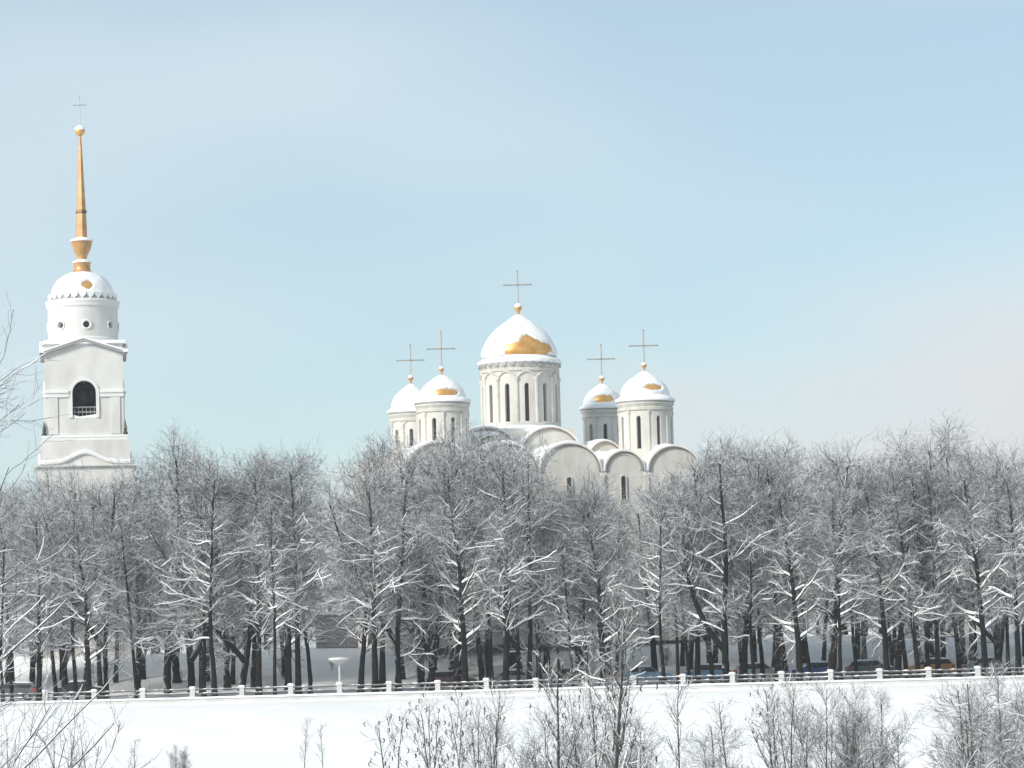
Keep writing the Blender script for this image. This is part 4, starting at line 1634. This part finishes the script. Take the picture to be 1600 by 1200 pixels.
def plant(kind, px, Y, ytop, label, rz, group=None, name='snowy_tree', wide=1.0, cat='tree', sink=0.06, pyb=1050):
    v = V[kind]
    b = at(px, pyb, Y)
    gz = ground_z(b.x, Y) - sink
    H = at(px, ytop, Y).z - gz
    s = H / v['H']
    o = thing(name, label, cat, (b.x, Y, gz), rz, group)
    o.scale = (s * wide, s * wide, s)
    for k in ('trunk', 'crown', 'snow_load', 'seed_heads'):
        if k in v:
            q = link(k, v[k], o)
            if k == 'seed_heads':
                q['kind'] = 'stuff'
    return o


rng = random.Random(77)
ORD = ['first', 'second', 'third', 'fourth', 'fifth', 'sixth', 'seventh', 'eighth', 'ninth', 'tenth', 'eleventh', 'twelfth', 'thirteenth', 'fourteenth', 'fifteenth', 'sixteenth', 'seventeenth', 'eighteenth', 'nineteenth', 'twentieth']
ZONES = [(-500, 230, 'under the bell tower'), (230, 545, 'between tower and kiosk'), (545, 760, 'below the left domes'),
         (760, 930, 'below the central dome'), (930, 1075, 'below the right domes'), (1075, 1330, 'right of the cathedral'), (1330, 2000, 'near the right edge')]
FRONT = [(18, 'slim0', 0), (60, 'tall1', 0), (118, 'slim1', 0), (138, 'tall0', 0), (165, 'fork1', 0), (212, 'slim0', 0), (298, 'fork0', 1), (335, 'slim1', 0),
         (374, 'lean0', 1), (404, 'tall1', 0), (466, 'tall1', 0), (484, 'slim0', 0), (563, 'tall2', 0), (586, 'tall1', 0), (622, 'fork1', 0), (668, 'lean0', 1),
         (712, 'tall2', 1), (727, 'tall0', 0), (752, 'slim0', 0), (790, 'tall1', 0), (842, 'fork1', 0), (895, 'slim0', 0), (942, 'tall0', 1), (1037, 'slim1', 1),
         (1090, 'tall1', 0), (1112, 'slim0', 0), (1135, 'fork0', 0), (1160, 'tall2', 1), (1192, 'slim1', 0), (1216, 'tall1', 0), (1250, 'tall0', 0), (1264, 'slim0', 0),
         (1298, 'tall2', 1), (1338, 'slim1', 0), (1386, 'tall0', 0), (1402, 'tall2', 0), (1450, 'fork1', 0), (1466, 'tall1', 0), (1498, 'slim0', 1), (1540, 'tall0', 0), (1556, 'lean0', 0), (1592, 'tall1', 0)]
DESC = dict(tall='straight dark-trunked snowy tree', slim='slender thin-trunked snowy tree', fork='low-forked snowy tree', lean='leaning forked snowy tree')
ROWN = {}


def nth(row, px):
    z = next(k for k, q in enumerate(ZONES) if q[0] <= px < q[1])
    n_ = ROWN.get((row, z), 0)
    ROWN[(row, z)] = n_ + 1
    return ORD[n_], ZONES[z][2]


have = [q[0] for q in FRONT]
rx_ = random.Random(3)
for px in range(8, 1600, 21):
    p_ = px + rx_.uniform(-7, 7)
    if min(abs(p_ - h_) for h_ in have) > 13 and not 492 < p_ < 552 and not 962 < p_ < 1028 and not 230 < p_ < 275:
        FRONT.append((p_, rx_.choice(['slim0', 'slim1', 'slim2', 'slim2']), 0))
FRONT.sort()
zone_count = {}
for i, (px, kind, big) in enumerate(FRONT):
    zi = next(k for k, z in enumerate(ZONES) if z[0] <= px < z[1])
    n = zone_count.get(zi, 0)
    zone_count[zi] = n + 1
    Y = 252.6 + (i * 0.618 % 1) * 7.2
    top = sky_y(px) + rng.uniform(0, 85) * (0.2 if big else 1)
    rz = rng.uniform(-0.4, 0.4) + (math.pi if (kind[:4] in ('fork',) and i % 2) else 0)
    plant(kind, px, Y, top, f'{DESC[kind[:4]]}, {ORD[n]} front-row trunk from the left, {ZONES[zi][2]}', rz, 'front row of trees behind the balustrade', wide=rng.uniform(0.9, 1.1))

MID = []
rng = random.Random(5)
kinds_mid = ['tall0', 'tall1', 'tall2', 'fork0', 'fork1', 'slim0', 'bushy0', 'bushy1']


def zone_phrase(px):
    return next(z[2] for z in ZONES if z[0] <= px < z[1])


# second row on the far side of the road
x = -40
while x < 1660:
    if not 968 < x < 1020 and not 482 < x < 578:
        plant(rng.choice(kinds_mid), x, rng.uniform(273.5, 278.5), sky_y(x) + rng.uniform(0, 55),
              'bare snowy tree beyond the parked cars, %s from left %s' % nth('b', x), rng.uniform(0, 6.28), 'second row of trees beyond the road', wide=rng.uniform(0.9, 1.15))
    x += rng.uniform(38, 62)
# third row on the rising bank
x = -30
while x < 1660:
    if not 965 < x < 1022 and not 470 < x < 588:
        plant(rng.choice(['bushy0', 'bushy1', 'tall0', 'tall1', 'fork0']), x, rng.uniform(281, 285.5), sky_y(x) + rng.uniform(5, 90),
              'dense snowy tree on the rear bank, %s from left %s' % nth('c', x), rng.uniform(0, 6.28), 'trees on the bank in front of the cathedral', wide=rng.uniform(0.95, 1.2))
    x += rng.uniform(34, 54)
# trees beyond, left and right of the cathedral
for lo, hi in ((-60, 60), (215, 470), (580, 612), (1125, 1440), (1535, 1680)):
    x = lo
    while x < hi:
        plant(rng.choice(['bushy0', 'bushy1', 'tall0', 'tall2']), x, rng.uniform(298, 330), sky_y(x) + rng.uniform(10, 80),
              'distant snowy tree level with the buildings, %s from left %s' % nth('d', x), rng.uniform(0, 6.28), 'trees standing level with the buildings', wide=rng.uniform(1.0, 1.25))
        x += rng.uniform(28, 44)


# ------------------------------------------------------------------ foreground saplings and shrubs
def make_sapling(seed, H=9.0, r=0.07, stems=1, nl=9, spread=0.3, low=0.3, ang=(25, 50), leaf=0, fine=1.0, lean=0.0, up=0.10):
    rs = np.random.default_rng(seed)
    T, TR = [], []
    for i in range(stems):
        a = rs.uniform(0, 6.28)
        le = (0.0 if stems == 1 else rs.uniform(0.10, 0.32))
        P0, R0 = trunk_line(H * (1 if i == 0 else rs.uniform(0.72, 1.0)), r * rs.uniform(0.75, 1.1), (math.cos(a) * le + lean, math.sin(a) * le), 0.035, rs,
                            start=(0.25 * math.cos(a) * (stems > 1), 0.25 * math.sin(a) * (stems > 1), 0))
        T.append(P0)
        TR.append(R0)
    T, TR = np.array(T), np.array(TR)
    A, AR = spawn(T, TR, nl, low, 0.97, ang, lambda t, b, p: H * spread * np.interp(t, [0, low, 1], [1, 1, 0.35]), 8, up, 0.10, 0.55, 0.014, rs, min(r * 0.6, 0.045))
    B, BR = spawn(A, AR, int(6 * fine), 0.15, 0.98, (25, 60), lambda t, b, p: np.full(len(t), 0.085 * H), 5, 0.07, 0.16, 0.6, 0.009, rs, 0.02)
    B2, BR2 = spawn(T, TR, int(12 * fine), low, 1.0, (25, 60), lambda t, b, p: np.full(len(t), 0.06 * H), 5, 0.08, 0.16, 0.4, 0.009, rs, 0.018)
    B, BR = np.concatenate([B, B2]), np.concatenate([BR, BR2])
    C, CR = spawn(B, BR, int(4 * fine), 0.2, 1.0, (25, 60), lambda t, b, p: np.full(len(t), 0.045 * H), 3, 0.06, 0.2, 0.7, 0.006, rs, 0.010, endr=0.6)
    ph = lambda n: np.where(rs.random(n) < 0.45, np.pi / 2, -np.pi / 2) + rs.normal(0, 0.3, n)
    d = dict(trunk=np_mesh('trunk', [tubes(T, TR, 7, np.zeros(len(T))), tubes(A, AR, 5, np.full(len(A), np.pi / 2))], 'sapling_bark'),
             crown=np_mesh('crown', [tubes(B, BR, 3, ph(len(B))), tubes(C, CR, 3, ph(len(C)))], 'sapling_twig'),
             snow_load=np_mesh('snow_load', [snow_ridges(A, AR, rs, 0.62, 0.6, 0.035), snow_ridges(B, BR, rs, 0.7, 0.6, 0.025)], 'snow'),
             H=float(max(T[:, :, 2].max(), np.percentile(C[:, :, 2], 99.8))))
    if leaf:
        # dry curled leaves / seed clusters hanging from twig ends
        n = min(leaf, len(B))
        pick = rs.permutation(len(B))[:n]
        E = B[pick, -1]
        Q = [E]
        az = rs.random(n) * 6.28
        for k in range(1, 5):
            an = k * 0.75
            Q.append(E + np.stack([np.cos(az) * 0.10 * np.sin(an), np.sin(az) * 0.10 * np.sin(an), np.full(n, 0.10 * (np.cos(an) - 1) + 0.02)], axis=1))
        Q = np.stack(Q, axis=1)
        RQ = np.tile(np.array([0.010, 0.022, 0.032, 0.026, 0.008]), (n, 1))
        d['seed_heads'] = np_mesh('seed_heads', [tubes(Q, RQ, 4, rs.random(n) * 6.28)], 'leaf')
    return d


V['sap0'] = make_sapling(31, H=10, r=0.14, stems=1, nl=12, low=0.45, spread=0.26, ang=(25, 45), leaf=60)
V['sap1'] = make_sapling(32, H=9, r=0.075, stems=4, nl=6, low=0.35, spread=0.22, ang=(15, 40), leaf=150)
V['sap2'] = make_sapling(33, H=9, r=0.065, stems=5, nl=8, low=0.3, spread=0.24, ang=(20, 45), fine=1.2)
V['thin'] = make_sapling(34, H=7, r=0.05, stems=1, nl=9, low=0.5, spread=0.14, ang=(20, 40), fine=0.8)
V['twiggy'] = make_sapling(35, H=8, r=0.06, stems=8, nl=10, low=0.25, spread=0.28, ang=(25, 60), fine=1.6)
V['loose'] = make_sapling(38, H=9, r=0.045, stems=5, nl=10, low=0.4, spread=0.3, ang=(25, 55), fine=0.9, lean=0.12, up=0.05)
V['bough'] = make_sapling(36, H=9, r=0.09, stems=4, nl=13, low=0.3, spread=0.34, ang=(50, 85), fine=1.7, up=0.02)

FG = 'bare saplings and shrubs in the foreground below the slope'
for kind, px, Y, top, rz, nm, cat, label in [
    ('thin', 472, 205, 1118, 0.3, 'bare_sapling', 'sapling', 'lone thin sapling against the white slope below the kiosk'),
    ('thin', 505, 207, 1128, 1.9, 'bare_sapling', 'sapling', 'thin bare stem just right of the lone sapling on the white slope'),
    ('thin', 205, 200, 1150, 0.9, 'bare_sapling', 'sapling', 'faint single stalk on the white slope at the lower left'),
    ('twiggy', 282, 212, 1163, 0.9, 'bare_shrub', 'shrub', 'small pale shrub poking up at the bottom left of the slope'),
    ('sap1', 645, 150, 1082, 0.2, 'bare_sapling', 'sapling', 'many-stemmed bare sapling with curled dry leaves, leftmost of the central clump'),
    ('sap1', 722, 148, 1072, 2.4, 'bare_sapling', 'sapling', 'upright stems with curled dry leaves right of the leftmost clump sapling'),
    ('sap2', 790, 158, 1060, 0.8, 'bare_sapling', 'sapling', 'fine-twigged sapling just left of the dark-stemmed sapling'),
    ('sap0', 852, 140, 1015, 0.6, 'bare_sapling', 'sapling', 'dark-stemmed bare sapling left of the tallest foreground sapling'),
    ('sap0', 958, 132, 925, 2.2, 'bare_sapling', 'sapling', 'tallest foreground sapling with dark forked stem below the right domes'),
    ('sap2', 905, 150, 1010, 3.6, 'bare_sapling', 'sapling', 'fine bare stems between the two dark-stemmed saplings'),
    ('twiggy', 880, 160, 1110, 1.0, 'bare_shrub', 'shrub', 'low twiggy shrub at the foot of the central clump'),
    ('twiggy', 1000, 165, 1120, 2.5, 'bare_shrub', 'shrub', 'low twiggy shrub right of the tallest foreground sapling'),
    ('thin', 1056, 160, 1055, 1.2, 'bare_sapling', 'sapling', 'single slender sapling standing alone right of the central clump'),
    ('bough', 1128, 175, 1122, 0.7, 'bare_shrub', 'shrub', 'small bushy shrub with lumps of snow at the bottom right of centre'),
    ('thin', 1147, 170, 1085, 2.8, 'bare_sapling', 'sapling', 'thin stalk rising behind the snow-lumped shrub'),
    ('sap0', 1222, 165, 1052, 4.0, 'bare_sapling', 'sapling', 'leftmost upright sapling of the right-hand clump'),
    ('sap2', 1258, 160, 1050, 0.4, 'bare_sapling', 'sapling', 'many thin upright stems in the middle of the right-hand clump'),
    ('twiggy', 1318, 165, 1062, 1.4, 'bare_shrub', 'shrub', 'dense grey twiggy shrub in the right-hand clump'),
    ('twiggy', 1358, 172, 1078, 3.4, 'bare_shrub', 'shrub', 'rightmost grey shrub of the right-hand clump beside bare slope'),
    ('bough', 1545, 150, 1048, 2.6, 'bare_shrub', 'shrub', 'large shrub with snowy spreading boughs at the lower right corner'),
    ('twiggy', 1592, 158, 1035, 0.2, 'bare_shrub', 'shrub', 'dense grey shrub cut by the right edge of the picture'),
    ('twiggy', 1520, 165, 1068, 5.0, 'bare_shrub', 'shrub', 'grey twiggy shrub left of the spreading boughs at lower right'),
]:
    plant(kind, px, Y, top, label, rz, FG, nm, cat=cat, pyb=1200)
for px, Y, top, rz, label in ((15, 98, 1082, 0.4, 'loose bare shrub filling the lower left corner'), (85, 104, 1105, 2.2, 'thin-branched shrub right of the lower left corner shrub')):
    plant('loose', px, Y, top, label, rz, FG, 'bare_shrub', cat='shrub', pyb=1200)


# near tree at the left edge: trunk outside the frame, long thin branches reaching in
def make_edge_tree():
    rs = np.random.default_rng(41)
    P0, R0 = trunk_line(19, 0.22, (0, 0), 0.03, rs, K=16)
    T, TR = P0[None], R0[None]
    A, AR = spawn(T, TR, 64, 0.27, 0.98, (35, 70), lambda t, b, p: np.interp(t, [0.3, 0.48, 0.6, 0.8, 1], [6.0, 4.6, 3.0, 3.4, 2.0]), 10, 0.05, 0.07, 0.35, 0.018, rs, 0.038, flat=0.6)
    B, BR = spawn(A, AR, 8, 0.2, 0.98, (20, 50), lambda t, b, p: np.full(len(t), 1.5), 7, 0.06, 0.12, 0.6, 0.011, rs, 0.022)
    C, CR = spawn(B, BR, 4, 0.2, 0.95, (20, 55), lambda t, b, p: np.full(len(t), 0.7), 5, 0.05, 0.15, 0.65, 0.006, rs, 0.012)
    ph = lambda n: np.where(rs.random(n) < 0.45, np.pi / 2, -np.pi / 2)
    return dict(trunk=np_mesh('trunk', [tubes(T, TR, 10, np.zeros(1)), tubes(A, AR, 6, np.full(len(A), np.pi / 2))], 'sapling_bark'),
                crown=np_mesh('crown', [tubes(B, BR, 3, ph(len(B))), tubes(C, CR, 3, ph(len(C)))], 'sapling_twig'),
                snow_load=np_mesh('snow_load', [snow_ridges(A, AR, rs, 0.45, 0.6, 0.03), snow_ridges(B, BR, rs, 0.6, 0.6, 0.02)], 'snow'), H=19.3)


V['edge'] = make_edge_tree()
plant('edge', -125, 82, 575, 'near bare tree outside the left edge whose thin branches reach into the picture', 0.5, None, 'bare_tree', pyb=1100)

# low bushes on the bank behind the parked cars
rng = random.Random(19)
x = 30
while x < 1600:
    Y = rng.uniform(277, 290)
    b = at(x, 1030, Y)
    v = V[rng.choice(['twiggy', 'sap2', 'thin'])]
    g = ground_z(b.x, Y) - 0.05
    o = thing('bank_shrub', 'low bare shrub on the white bank, %s from left %s' % nth('s', x), 'shrub', (b.x, Y, g), rng.uniform(0, 6.28), 'shrubs on the white bank')
    k = rng.uniform(1.0, 2.3) / v['H']
    o.scale = (k * 1.5, k * 1.5, k)
    for q in ('trunk', 'crown', 'snow_load'):
        link(q, v[q], o)
    x += rng.uniform(40, 95)

# ------------------------------------------------------------------ winter air
hz = MB()
hz.box(-9100, 9100, -500, 9100, -32, 58)
hm = bpy.data.materials.new('winter_air')
hm.use_nodes = True
ht = hm.node_tree
ht.nodes.clear()
ho = ht.nodes.new('ShaderNodeOutputMaterial')
hv = ht.nodes.new('ShaderNodeVolumePrincipled')
hv.inputs['Color'].default_value = (0.93, 0.96, 1.0, 1)
hv.inputs['Density'].default_value = 0.00024
ht.links.new(hv.outputs[0], ho.inputs['Volume'])
hobj = hz.build('haze', hm)
hobj['kind'] = 'stuff'
